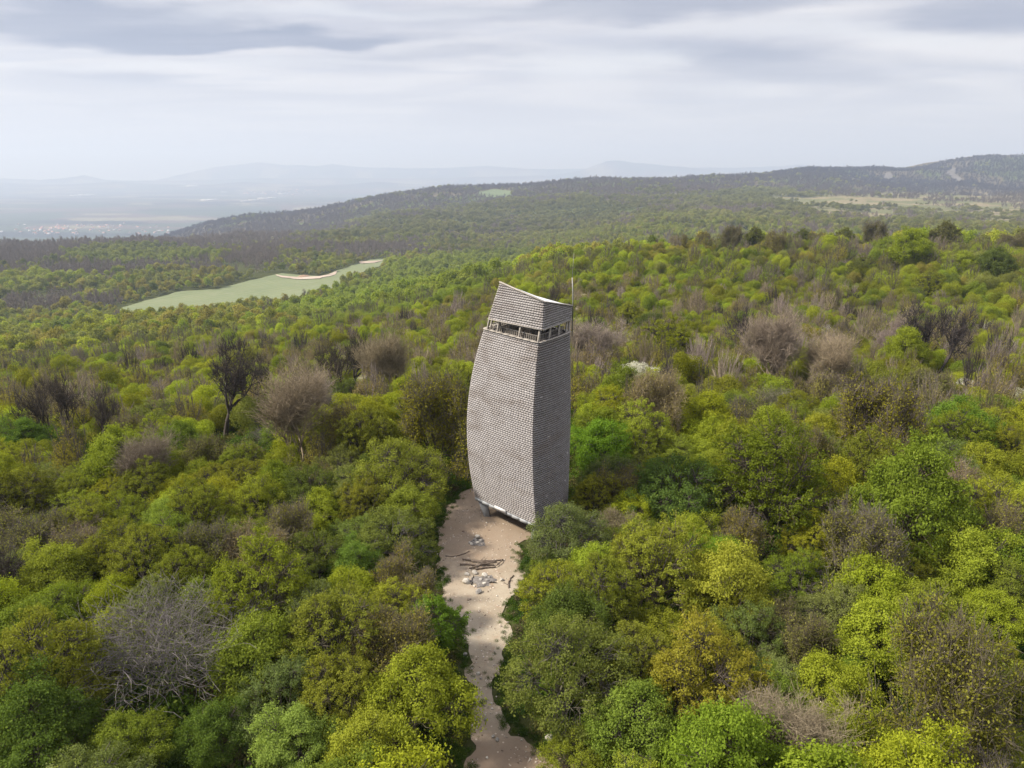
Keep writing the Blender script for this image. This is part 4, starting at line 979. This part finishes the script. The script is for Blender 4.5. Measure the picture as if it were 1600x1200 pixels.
def tree_color(x, y, z, kinds_q, n):
    """leaf tint and bark tint per tree from where it stands; returns tint (n,3), pick (n)"""
    g1 = fbm(x / 55, y / 55, 121); g2 = fbm(x / 160, y / 160, 131); g3 = fbm(x / 420, y / 420, 141); r = np.hypot(x, y); u = 800 + 1110 * x / np.maximum(y, 1)
    rnd = np.random.default_rng(17).random((n, 4))
    pal = np.array([KIND[k][2] for k in ('lime', 'yellow', 'green', 'grey', 'olive', 'sparse', 'dark')])
    wts = np.tile(np.array([.18, .22, .14, .12, .16, .14, .04]), (n, 1))
    wts[:, 0] += np.clip(.5 - g1, 0, 1) * 1.6; wts[:, 5] += np.clip(g1 - .5, 0, 1) * 1.8; wts[:, 4] += np.clip(g2 - .5, 0, 1) * 2.0; wts[:, 2] += np.clip(.48 - g2, 0, 1) * 1.6
    farl = np.clip((r - 260) / 300, 0, 1); wts[:, 3] += farl * .35; wts[:, 0] *= 1 - .6 * farl; wts[:, 5] += farl * .2; wts[:, 6] += farl * .10
    wts /= wts.sum(1, keepdims=True); pn = np.clip((fbm(x / 130, y / 130, 181) - .5) * 2.6 + .5, 0, .999); mixr = np.where(rnd[:, 2] * .9 + .1 < farl * .62, pn, rnd[:, 0]); k = (wts.cumsum(1) < mixr[:, None]).sum(1).clip(0, 6); T = pal[k]
    pb = .03 + np.clip(g1 - .52, 0, 1) * 1.2 + np.clip(g3 - .47, 0, 1) * 2.0 * farl
    brownzone = np.clip((r - 800) / 100, 0, 1) * np.clip((430 - u) / 120, 0, 1) * np.clip((g2 - .46) * 9, 0, 1)          # leafless wood beyond the field, left
    edge = np.clip((r - 1450) / 150, 0, 1) * np.clip((560 - u) / 120, 0, 1)
    crest = np.clip((r - 2700) / 500, 0, 1)
    strip = np.exp(-((u - 640) / 120) ** 2) * np.exp(-((r - 1550) / 160) ** 2)
    far_hill = np.clip((r - 4000) / 500, 0, 1) * np.clip((u - 1150) / 150, 0, 1); pb = np.clip(pb + .45 * far_hill + .7 * brownzone + .7 * edge + .62 * crest + .5 * strip, 0, .93)
    pn2 = np.clip((fbm(x / 95, y / 95, 191) - .5) * 3.0 + .5, 0, 1); isb = (rnd[:, 1] * (1 - .6 * farl) + pn2 * .6 * farl) < pb
    yg = np.zeros(n, bool)
    for Pz in YOUNG: yg |= inside(Pz, x, y)
    isb &= ~(yg & (rnd[:, 3] > .12)); T = np.where(yg[:, None], T * .35 + np.array([.18, .235, .045]) * .65, T)
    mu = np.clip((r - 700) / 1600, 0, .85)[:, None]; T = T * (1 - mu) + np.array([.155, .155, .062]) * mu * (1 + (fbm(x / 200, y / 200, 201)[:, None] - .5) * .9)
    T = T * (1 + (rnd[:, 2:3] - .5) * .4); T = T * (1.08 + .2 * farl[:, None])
    return T, isb, rnd[:, 3]
def build_forest():
    PX, PY, S, T, B, PK = [], [], [], [], [], []
    for t in REST:
        kd = KIND[t['kind']]; PX.append(t['x']); PY.append(t['y']); S.append((t['s'] * PROTO[t['key']][0] / 4, t['H'] / 7)); T.append(jit(kd[2], q)); B.append(jit(kd[3], q, .12, .03))
        PK.append(4 if t['kind'] in ('bare', 'dead', 'black') else 5 if t['kind'] in ('sparse', 'tan') else q.randrange(4))
    bands = [(290, 430, 5.2, .74), (430, 900, 6.6, .92), (900, 1800, 9.0, 1.2), (1800, 3300, 14, 1.9), (3300, 6000, 17, 2.2)]
    for bi, (r0, r1, sp, sc_) in enumerate(bands):
        x0 = r1 * math.sin(.76); gx = np.arange(-x0, x0, sp); gy = np.arange(r0 * math.cos(.76) * .9, r1, sp); X, Y = np.meshgrid(gx, gy); rg = np.random.default_rng(30 + bi)
        X = X.ravel() + rg.uniform(-.5, .5, X.size) * sp; Y = Y.ravel() + rg.uniform(-.5, .5, Y.size) * sp; r = np.hypot(X, Y); a = np.abs(np.arctan2(X, Y))
        m = (r >= r0) & (r < r1) & (a < .75); X, Y = X[m], Y[m]; r = r[m]; Z = height(X, Y)
        uu = 800 + 1110 * X / Y; keep = (Z > -215) | ((uu > 240) & (Z > -395 - 60 * fbm(X / 260, Y / 260, 221)) & (np.hypot(X, Y) > 2300) & (np.random.default_rng(1).random(len(X)) < np.clip((Z + 440) / 120, 0, 1)))
        for Pz in (FIELD, FIELD2, GLADE, SANDS, SCAR1, SCAR2): 
            keep &= ~inside(Pz, X, Y)
        if bi >= 1: keep &= (edge_dist(FIELD, X, Y) > 4) & ~inside(FIELD, X * 1.035, Y * 1.035) & ~inside(FIELD, X * 1.07, Y * 1.07)
        bs = inside(BASIN, X, Y); cl = fbm(X / 120, Y / 60, 151); keep &= ~bs | (cl > .61)
        cl2 = fbm(X / 90, Y / 90, 161); keep &= ~((cl2 > .70) & (r > 400))
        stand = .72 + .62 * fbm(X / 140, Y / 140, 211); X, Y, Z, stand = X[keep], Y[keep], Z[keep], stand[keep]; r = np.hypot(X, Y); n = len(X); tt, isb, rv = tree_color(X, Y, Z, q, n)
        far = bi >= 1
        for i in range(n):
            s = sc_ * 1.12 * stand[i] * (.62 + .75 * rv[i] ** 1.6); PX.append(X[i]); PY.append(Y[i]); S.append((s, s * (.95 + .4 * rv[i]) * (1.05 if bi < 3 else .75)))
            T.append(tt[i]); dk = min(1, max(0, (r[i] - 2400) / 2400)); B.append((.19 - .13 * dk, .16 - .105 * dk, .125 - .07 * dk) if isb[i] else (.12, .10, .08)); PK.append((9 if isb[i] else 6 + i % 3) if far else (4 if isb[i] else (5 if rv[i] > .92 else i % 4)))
    PX = np.array(PX); PY = np.array(PY); PZ = height(PX, PY) - .2; n = len(PX); print('forest trees', n)
    Vs = [np.stack([PX, PY, PZ], 1)]; Qs = []; vr = []; mi = []; base = n; pid = [np.full(n, -1)]
    for k, (V, Q, var, m_) in enumerate(LODS):
        Vs.append(V); Qs.append(Q + base); base += len(V); vr.append(var); mi.append(m_); pid.append(np.full(len(V), k))
    me = mesh_np('forest', np.concatenate(Vs), np.concatenate(Qs), [M_LEAF, M_BARK], np.concatenate(mi), np.concatenate(vr)); N = len(me.vertices); assert N == base
    def pa(name, typ, key, data, fill_=0.0):
        full = np.zeros((N,) + np.shape(data)[1:], dtype=np.float32 if typ != 'INT' else np.int32); full[:n] = data
        at = me.attributes.new(name, typ, 'POINT'); at.data.foreach_set(key, full.ravel())
    at = me.attributes.new('pid', 'INT', 'POINT'); at.data.foreach_set('value', np.concatenate(pid).astype(np.int32))
    pa('pick', 'INT', 'value', np.array(PK))
    S = np.array(S); rg = np.random.default_rng(8); az = rg.uniform(0, 6.28, n)
    pa('scl', 'FLOAT_VECTOR', 'vector', np.stack([S[:, 0] * rg.uniform(.82, 1.22, n), S[:, 0] * rg.uniform(.82, 1.22, n), S[:, 1] * rg.uniform(.85, 1.2, n)], 1)); pa('rot', 'FLOAT_VECTOR', 'vector', np.stack([rg.normal(0, .05, n), rg.normal(0, .05, n), az], 1))
    pa('tint', 'FLOAT_VECTOR', 'vector', np.array([tuple(t) for t in T])); pa('bark', 'FLOAT_VECTOR', 'vector', np.array([tuple(t) for t in B]))
    o = tag(obj('forest', me), 'spring wood of green and leafless trees over the hills beyond the tower', kind='stuff'); instancer(o, len(LODS))
def instancer(o, K):
    ng = bpy.data.node_groups.new('scatter', 'GeometryNodeTree'); ng.interface.new_socket('Geometry', in_out='INPUT', socket_type='NodeSocketGeometry'); ng.interface.new_socket('Geometry', in_out='OUTPUT', socket_type='NodeSocketGeometry')
    N, L = ng.nodes, ng.links; gi = N.new('NodeGroupInput'); go = N.new('NodeGroupOutput'); jn = N.new('GeometryNodeJoinGeometry')
    def named(nm, dt): a = N.new('GeometryNodeInputNamedAttribute'); a.data_type = dt; a.inputs[0].default_value = nm; return a.outputs[0]
    def eq(sock, k): c = N.new('FunctionNodeCompare'); c.data_type = 'INT'; c.operation = 'EQUAL'; L.new(sock, c.inputs[2]); c.inputs[3].default_value = k; return c.outputs[0]
    pid = named('pid', 'INT'); pick = named('pick', 'INT'); scl = named('scl', 'FLOAT_VECTOR'); rot = named('rot', 'FLOAT_VECTOR')
    def sep_(k): s = N.new('GeometryNodeSeparateGeometry'); s.domain = 'POINT'; L.new(gi.outputs[0], s.inputs[0]); L.new(eq(pid, k), s.inputs[1]); return s.outputs[0]
    mp = N.new('GeometryNodeMeshToPoints'); L.new(sep_(-1), mp.inputs[0])
    for k in range(K):
        ip = N.new('GeometryNodeInstanceOnPoints'); L.new(mp.outputs[0], ip.inputs['Points']); L.new(eq(pick, k), ip.inputs['Selection']); L.new(sep_(k), ip.inputs['Instance'])
        L.new(rot, ip.inputs['Rotation']); L.new(scl, ip.inputs['Scale']); L.new(ip.outputs[0], jn.inputs[0])
    L.new(jn.outputs[0], go.inputs[0]); md = o.modifiers.new('scatter', 'NODES'); md.node_group = ng
build_forest()
# undergrowth: low leafy clumps between and under the trees
def build_undergrowth():
    n0 = 26000; rg = np.random.default_rng(44); r = np.sqrt(rg.uniform(18 ** 2, 330 ** 2, n0 * 2)); r[:9000] = np.sqrt(rg.uniform(18 ** 2, 95 ** 2, 9000)); a = rg.uniform(-.74, .74, n0 * 2); X = r * np.sin(a); Y = r * np.cos(a)
    m = ~inside(CLEAR, X, Y) & ~inside(TOWER_POLY, X, Y) & (edge_dist(TOWER_POLY, X, Y) > .6); dd = edge_dist(CLEAR, X, Y); m &= (dd > .15); X, Y, dd = X[m], Y[m], dd[m]; n1 = len(X)
    # a dense low fringe along the clearing
    ex, ey = [], []
    for i in range(len(CLEAR)):
        A, B = CLEAR[i], CLEAR[(i + 1) % len(CLEAR)]
        for t in range(int(np.linalg.norm(B - A) * 16)):
            p = A + (B - A) * rg.random() + rg.normal(0, .6, 2); ex.append(p[0]); ey.append(p[1])
    ex, ey = np.array(ex), np.array(ey); m = ~inside(TOWER_POLY, ex, ey) & (~inside(CLEAR, ex, ey) | (edge_dist(CLEAR, ex, ey) < 1.1 * rg.random(len(ex)) ** 2.2)) & (edge_dist(TOWER_POLY, ex, ey) > .8); ex, ey = ex[m], ey[m]
    X = np.concatenate([X, ex]); Y = np.concatenate([Y, ey]); n = len(X); near = np.arange(n) >= n1
    s = np.where(near, rg.uniform(.08, .32, n), rg.uniform(.5, 1.25, n)); s[:n1] = np.where(dd < 2.5, np.minimum(s[:n1], .25 + dd * .3), s[:n1]); s = s * np.where(np.hypot(X, Y) > 120, 1.35, 1)
    Z = height(X, Y) - .05; Vs = [np.stack([X, Y, Z], 1)]; Qs, vr, pid = [], [], [np.full(n, -1)]; base = n
    for k in range(3):
        t = Tree(300 + k); c = 420; D = t.r.normal(0, 1, (c, 3)); D[:, 2] = abs(D[:, 2]); D /= np.linalg.norm(D, axis=1, keepdims=True)
        P = D * t.r.uniform(.35, 1.05, c)[:, None] * np.array([1.1, 1.1, .95]) + t.r.normal(0, .12, (c, 3)); P[:, 2] = abs(P[:, 2]); t.leaves_at(P, D, .10); V, v_ = t.L[0]; Q = np.arange(len(V)).reshape(-1, 4)
        Vs.append(V); Qs.append(Q + base); vr.append(v_); pid.append(np.full(len(V), k)); base += len(V)
    me = mesh_np('undergrowth', np.concatenate(Vs), np.concatenate(Qs), [M_LEAF], var=np.concatenate(vr)); N = len(me.vertices)
    def pa(name, typ, key, data):
        full = np.zeros((N,) + np.shape(data)[1:], dtype=np.float32 if typ != 'INT' else np.int32); full[:n] = data; me.attributes.new(name, typ, 'POINT').data.foreach_set(key, full.ravel())
    me.attributes.new('pid', 'INT', 'POINT').data.foreach_set('value', np.concatenate(pid).astype(np.int32)); pa('pick', 'INT', 'value', rg.integers(0, 3, n))
    pa('scl', 'FLOAT_VECTOR', 'vector', np.stack([s, s, s * rg.uniform(.7, 1.5, n)], 1)); pa('rot', 'FLOAT_VECTOR', 'vector', np.stack([X * 0, X * 0, rg.uniform(0, 6.28, n)], 1))
    pal = np.array([(.07, .13, .02), (.10, .15, .025), (.055, .105, .022), (.12, .115, .045), (.13, .11, .07), (.12, .19, .025)]); T = pal[rg.integers(0, 6, n)]; T[near] = pal[rg.integers(0, 3, near.sum())] * .9
    pa('tint', 'FLOAT_VECTOR', 'vector', T); pa('bark', 'FLOAT_VECTOR', 'vector', T)
    instancer(tag(obj('undergrowth', me), 'low leafy undergrowth and grass beneath the trees and round the clearing', kind='stuff'), 3)
build_undergrowth()

# ------------------------------------------------------------------ stones, logs and the fire rings
M_STONE = simple('pale limestone', (.50, .47, .42), (.36, .33, .29), 3, c3=(.22, .20, .18), bd=.03)
M_STONEG = simple('sooty stone', (.33, .31, .29), (.20, .19, .18), 3, c3=(.09, .085, .08), bd=.03)
M_ASH = simple('ash', (.17, .155, .145), (.10, .09, .085), 2.5, c3=(.34, .32, .30))
M_LOG = simple('dead wood', (.10, .075, .06), (.17, .135, .11), 4, c3=(.05, .04, .032))
M_CHAR = simple('charred wood', (.03, .027, .025), (.06, .052, .046), 5)
M_EARTHM = simple('earth', (.28, .19, .13), (.20, .13, .09), .8)
def rock_mesh(name, seed, m):
    import bmesh
    r = np.random.default_rng(seed); bm = bmesh.new(); bmesh.ops.create_icosphere(bm, subdivisions=3, radius=1)
    pl = r.normal(0, 1, (9, 3)); pl /= np.linalg.norm(pl, axis=1, keepdims=True); dd = r.uniform(.58, .88, 9)
    for v in bm.verts:
        p = np.array(v.co)
        for a, d in zip(pl, dd):
            k = p @ a
            if k > d: p = p - a * (k - d) * .9
        p *= 1 + (float(fbm(np.array([p[0] * 3 + seed]), np.array([p[1] * 3 + p[2] * 2]), 5)[0]) - .5) * .22; v.co = p
    me = bpy.data.meshes.new(name); bm.to_mesh(me); bm.free(); me.materials.append(m); return me
ROCKS = [rock_mesh('rock', s, M_STONE) for s in range(5)] + [rock_mesh('rock', 10 + s, M_STONEG) for s in range(3)]
def ground_at(u, v): p = hit(u, v, 400); return float(p[0]), float(p[1]), h1(p[0], p[1]) + .06
def rock(u, v, wpx, kind, label, group=None, flat=.75, seed=None):
    x, y, z = ground_at(u, v); R = wpx / 2 / 1110 * depth_of(x, y, z); o = bpy.data.objects.new('rock', ROCKS[kind]); COL.objects.link(o)
    k = random.Random(int(u * 31 + v)); o.location = (x, y, z + R * flat * .5); o.scale = (R * k.uniform(.95, 1.15), R * k.uniform(.85, 1.0), R * flat); o.rotation_euler = (k.uniform(-.3, .3), k.uniform(-.3, .3), k.uniform(0, 6))
    tag(o, label, 'rock', group)
RG = 'stones of the fire rings'; RP = 'loose stones on the path'
for a in [(728, 911, 13, 0, 'largest round pale stone at the left of the lower fire ring', RG), (742, 897, 10, 1, 'angular pale stone above left in the lower fire ring', RG), (729.5, 899.5, 8, 2, 'small pale stone above the largest round stone', RG),
          (757, 902, 11, 3, 'flat pale stone at the top of the lower fire ring', RG), (752, 908, 8, 5, 'sooty stone on the left of the ash heap', RG), (761, 909, 8, 6, 'sooty stone on the right of the ash heap', RG), (757, 914, 7, 4, 'small whitish stone at the foot of the ash heap', RG), (764, 904, 6, 7, 'small dark stone at the back of the ash heap', RG),
          (748, 927, 11, 7, 'dark flat stone standing alone below the lower fire ring', RG), (783.5, 908, 7, 1, 'single white stone to the right of the lower fire ring', RG),
          (746, 842, 11, 3, 'largest grey stone on top of the upper fire ring', RG), (742, 846, 8, 5, 'dark grey stone at the left of the upper fire ring', RG), (751, 847, 8, 6, 'dark grey stone at the right of the upper fire ring', RG), (746, 850, 8, 2, 'pale stone at the front of the upper fire ring', RG), (737, 851.5, 6, 1, 'small pale stone fallen left of the upper fire ring', RG), (733.5, 849, 4, 4, 'tiny pale stone furthest left of the upper fire ring', RG),
          (747, 1055, 7, 1, 'small white stone lying in the middle of the narrow path', RP), (751, 1062, 4, 5, 'tiny dark stone just below the white path stone', RP), (768, 1101, 4, 0, 'tiny pale stone at the right path edge', RP), (769, 1109, 4, 3, 'tiny white stone at the right path edge, lower one', RP),
          (759, 1126, 7, 6, 'small brown stone in the middle of the path', RP), (744, 1127, 6, 2, 'small pale stone at the left path edge', RP), (743, 1134, 5, 4, 'tiny pale stone at the left path edge, lower one', RP), (777, 1158, 8, 5, 'roundish grey stone low on the path', RP), (771, 1153, 7, 6, 'dark mossy stone beside the roundish grey stone', RP),
          (859, 1157, 15, 1, 'white rock on the grass verge below the broad bush', RP), (727, 1024, 7, 7, 'grey stone at the left edge of the path under the trees', RP), (761, 1186, 5, 0, 'small pale stone at the bottom of the path', RP), (815, 1158, 4, 3, 'tiny pale stone on the bend of the path', RP), (758, 1119, 4, 4, 'tiny pale stone above the small brown stone', RP)]: rock(*a)
def ash(u, v, R, label):
    x, y, z = ground_at(u, v); r = random.Random(u); n = 26; V = [(0, 0, .10)]; T = []
    for ring, (f, h_) in enumerate(((.45, .08), (.8, .035), (1.0, .008))):
        for i in range(n): a = i * 2 * math.pi / n; k = R * f * (1 + .16 * math.sin(3 * a + u) + r.uniform(-.2, .2)); V.append((math.cos(a) * k * 1.15, math.sin(a) * k, h_ + r.uniform(0, .015)))
    for i in range(n): T.append((0, 1 + i, 1 + (i + 1) % n))
    Q = [(1 + g * n + i, 1 + (g + 1) * n + i, 1 + (g + 1) * n + (i + 1) % n, 1 + g * n + (i + 1) % n) for g in range(2) for i in range(n)]
    tag(obj('ash_heap', mesh_np('ash_heap', V, Q, [M_ASH], smooth=True, tri=T), None, (x, y, z + .01)), label, 'ash heap')
ash(754, 909, .85, 'grey ash heap inside the lower fire ring'); ash(746, 849, .62, 'dark ash heap inside the upper fire ring')
def stick(name, pts, r0, label, cat, m=M_LOG, lift=0.0, group=None, twig=None):
    P = [ground_at(u, v) for u, v in pts]; k = random.Random(int(pts[0][0] * 7)); P = [np.array([a[0], a[1], a[2] + r0 * .8 + lift + k.uniform(0, .03)]) for a in P]
    # resample with slight crookedness
    Q = []
    for i in range(len(P) - 1):
        for t in (0, .25, .5, .75): Q.append(P[i] + (P[i + 1] - P[i]) * t + np.array([k.gauss(0, .03), k.gauss(0, .03), 0]))
    Q.append(P[-1]); mb = MB(); n = len(Q); c = Q[0].copy(); mb.tube([p - c for p in Q], [r0 * (1 - .4 * i / n) for i in range(n)], 8)
    o = mb.build(name, m, None, smooth=False); o.location = c; tag(o, label, cat, group)
    if twig:
        mb = MB(); a = Q[n // 2] - c; mb.tube([a, a + np.array([.25, .3, .06]), a + np.array([.4, .65, .03])], [r0 * .5, r0 * .35, r0 * .2], 6); mb.build('side_branch', m, o)
LG = 'dead logs piled before the fire rings'
for i, (pts, r0, lab, lift) in enumerate([
    ([(723, 876.5), (750, 879), (787, 877)], .075, 'longest straight log, uppermost of the pile, pointing left to right', .02), ([(718, 884), (745, 885), (772, 885)], .085, 'log sticking out furthest left from the pile', .0),
    ([(736, 881), (758, 882), (776, 880.5)], .08, 'dark log in the middle of the pile', .1), ([(741, 891), (755, 886), (776, 883)], .075, 'crooked log slanting across the front of the pile', .16),
    ([(743, 891.5), (760, 889), (775, 888)], .08, 'lowest log of the pile, nearest the lower fire ring', 0), ([(776, 887), (781, 882), (786, 877.5)], .05, 'short branch closing the right end of the pile', .1), ([(733, 891), (742, 889), (748, 884)], .07, 'stubby log end at the lower left of the pile', .05)]):
    stick('log', pts, r0, lab, 'log', M_LOG, lift, LG, twig=(i == 0))
stick('branch', [(696, 870), (705, 871), (715, 870.5), (725, 867), (734, 863)], .045, 'long thin dead branch lying left of the log pile', 'branch')
stick('branch', [(795, 920), (795, 912), (797, 906), (803, 901)], .06, 'curved dark branch lying right of the lower fire ring', 'branch')
stick('branch', [(787, 912), (794, 915)], .03, 'short thin twig beside the curved branch', 'branch')
stick('branch', [(736, 916), (738, 908), (740, 902)], .06, 'charred branch between the stones of the lower fire ring', 'branch', M_CHAR)
stick('branch', [(764, 912), (770, 911.5), (776, 912.5)], .055, 'charred stub poking right out of the ash heap', 'branch', M_CHAR)
# scattered litter on the clearing: one stuff object of small stones and chips
def litter():
    rg = np.random.default_rng(77); lo, hi = CLEAR.min(0), CLEAR.max(0); X = rg.uniform(lo[0], hi[0], 5000); Y = rg.uniform(lo[1], hi[1], 5000)
    ke = inside(CLEAR, X, Y) & ((fbm(X / 1.5, Y / 1.5, 171) > .5) | (rg.random(5000) < .25)); X, Y = X[ke], Y[ke]; Z = height(X, Y) + .06; mb = MB()
    for x, y, z in zip(X, Y, Z):
        s = rg.gamma(2.2, .014) + .012; a = rg.uniform(0, 3.14); c, s_ = math.cos(a), math.sin(a)
        mb.box((x, y, z + s * .2), (s * rg.uniform(.8, 2.6), s, s * .6), ((c, s_, rg.uniform(-.3, .3)), (-s_, c, rg.uniform(-.2, .2)), (0, 0, 1)))
    m, g, b, o = mat('chips'); v = attr(g, 'var'); g.link(g.mix(v, (.16, .11, .08), (.58, .52, .46)), b.inputs['Base Color']); b.inputs['Roughness'].default_value = .9
    tag(mb.build('pebbles', m), 'pebbles and wood chips scattered over the bare clearing', kind='stuff')
litter()
# ------------------------------------------------------------------ far houses
M_WALLW, g_, b_, o_ = mat('white render'); b_.inputs['Base Color'].default_value = (.45, .43, .41, 1)
M_TILE, g_, b_, o_ = mat('red tile'); b_.inputs['Base Color'].default_value = (.36, .17, .11, 1)
M_SHEET, g_, b_, o_ = mat('white sheet roof'); b_.inputs['Base Color'].default_value = (.52, .52, .52, 1)
def house_mesh(L, W, H, RH, roofm):
    V = [(x, y, z) for z in (-2, H) for y in (-W / 2, W / 2) for x in (-L / 2, L / 2)]; Q = [(0, 1, 5, 4), (1, 3, 7, 5), (3, 2, 6, 7), (2, 0, 4, 6)]
    a = mesh_np('wall', V + [(-L / 2, 0, H + RH), (L / 2, 0, H + RH)], Q, [M_WALLW], tri=[(4, 6, 8), (5, 9, 7)])
    o = .6; e = H - .15; V = [(-L / 2 - o, -W / 2 - o, e), (L / 2 + o, -W / 2 - o, e), (L / 2 + o, 0, H + RH + .3), (-L / 2 - o, 0, H + RH + .3), (-L / 2 - o, W / 2 + o, e), (L / 2 + o, W / 2 + o, e)]
    V += [(x, y, z - .3) for x, y, z in V]; b = mesh_np('roof', V, [(0, 1, 2, 3), (3, 2, 5, 4), (6, 9, 8, 7), (9, 10, 11, 8), (0, 6, 7, 1), (4, 5, 11, 10), (0, 3, 9, 6), (3, 4, 10, 9), (1, 7, 8, 2), (2, 8, 11, 5)], [roofm])
    return a, b
HM = [house_mesh(20, 14, 6, 5, M_TILE), house_mesh(26, 15, 5, 5, M_TILE), house_mesh(18, 13, 7, 4, M_SHEET)]; SHED = house_mesh(150, 55, 14, 5, M_SHEET)
FH = {}
def far_house(u, v, kind, label, group, ymax, s=1.0):
    p = hit(u, v, ymax)
    if p is None or p[1] > ymax * .98 or h1(*p) > -150: return
    k = random.Random(int(u * 13 + v * 101)); a, b = SHED if kind == 3 else HM[kind]; nm = 'shed' if kind == 3 else 'house'
    r = empty(nm, (p[0], p[1], h1(*p)), k.uniform(0, 3.1) if kind != 3 else k.uniform(-.25, .25)); r.scale = (s, s, s)
    obj('wall', a, r); obj('roof', b, r); tag(r, label, nm, group)
k = random.Random(5)
for i in range(95):
    u = k.gauss(115, 60); v = 358 + k.uniform(-7, 9) - abs(u - 100) * .02
    if i < 12: u = k.uniform(215, 265); v = k.uniform(360, 366)
    if not (0 < u < 270): continue
    kd = k.choice((0, 0, 1, 2)); far_house(u, v, kd, 'red-roofed white house in the hazy valley village' if kd < 2 else 'white-roofed house in the hazy valley village', 'red-roofed houses of the valley village' if kd < 2 else 'white-roofed houses of the valley village', 13000, 1.1)
for u, v, s, lab in [(118, 306.5, 1.2, 'long white shed in the hazy plain, left end of the far row'), (132, 305.5, 1.3, 'long white shed in the middle of the far row at left'), (143, 304.5, .9, 'short white shed at the right end of the far row at left'), (300, 291.5, 1.6, 'lone white shed on the far slope under the horizon'), (322, 314, 1.0, 'left shed of the pair in the middle of the plain'), (333, 313, 1.0, 'right shed of the pair in the middle of the plain'),
                     (396, 313.5, .9, 'small white shed left of the long one, right part of the plain'), (412, 311.5, 1.2, 'long white shed at the right part of the plain'), (425, 309.5, .8, 'white shed right of the long one in the plain'), (440, 303, .9, 'small shed above the others at the right of the plain'), (382, 315, .7, 'small white shed furthest down the row in the plain'), (350, 300.5, .7, 'tiny white shed high in the middle of the plain')]: far_house(u, v, 3, lab, 'white sheds on the far plain', 24000, s * 1.25)
for i in range(40): far_house(k.uniform(380, 500), k.uniform(296, 305), 0, 'red-roofed white house in the far village under the horizon', 'houses of the far village under the horizon', 24000, 2.2)
# mound of earth on the sandy strip
x, y, z = (*hit(475, 433.5, 2500), 0); mb = MB(); n = 14; V = [(0, 0, 2.4)] + [(math.cos(i * 2 * math.pi / n) * 5.5 * (1 + .2 * math.sin(i * 2.3)), math.sin(i * 2 * math.pi / n) * 4, 1.5 + .3 * math.sin(i * 1.7)) for i in range(n)] + [(math.cos(i * 2 * math.pi / n) * 9 * (1 + .15 * math.sin(i * 1.9)), math.sin(i * 2 * math.pi / n) * 6, -.6) for i in range(n)]
o = obj('earth_mound', mesh_np('earth_mound', V, [(1 + i, 1 + n + i, 1 + n + (i + 1) % n, 1 + (i + 1) % n) for i in range(n)], [M_EARTHM], smooth=True, tri=[(0, 1 + i, 1 + (i + 1) % n) for i in range(n)]), None, (x, y, h1(x, y) + 1.6))
tag(o, 'reddish earth mound on the sandy strip at the field edge', 'earth mound')
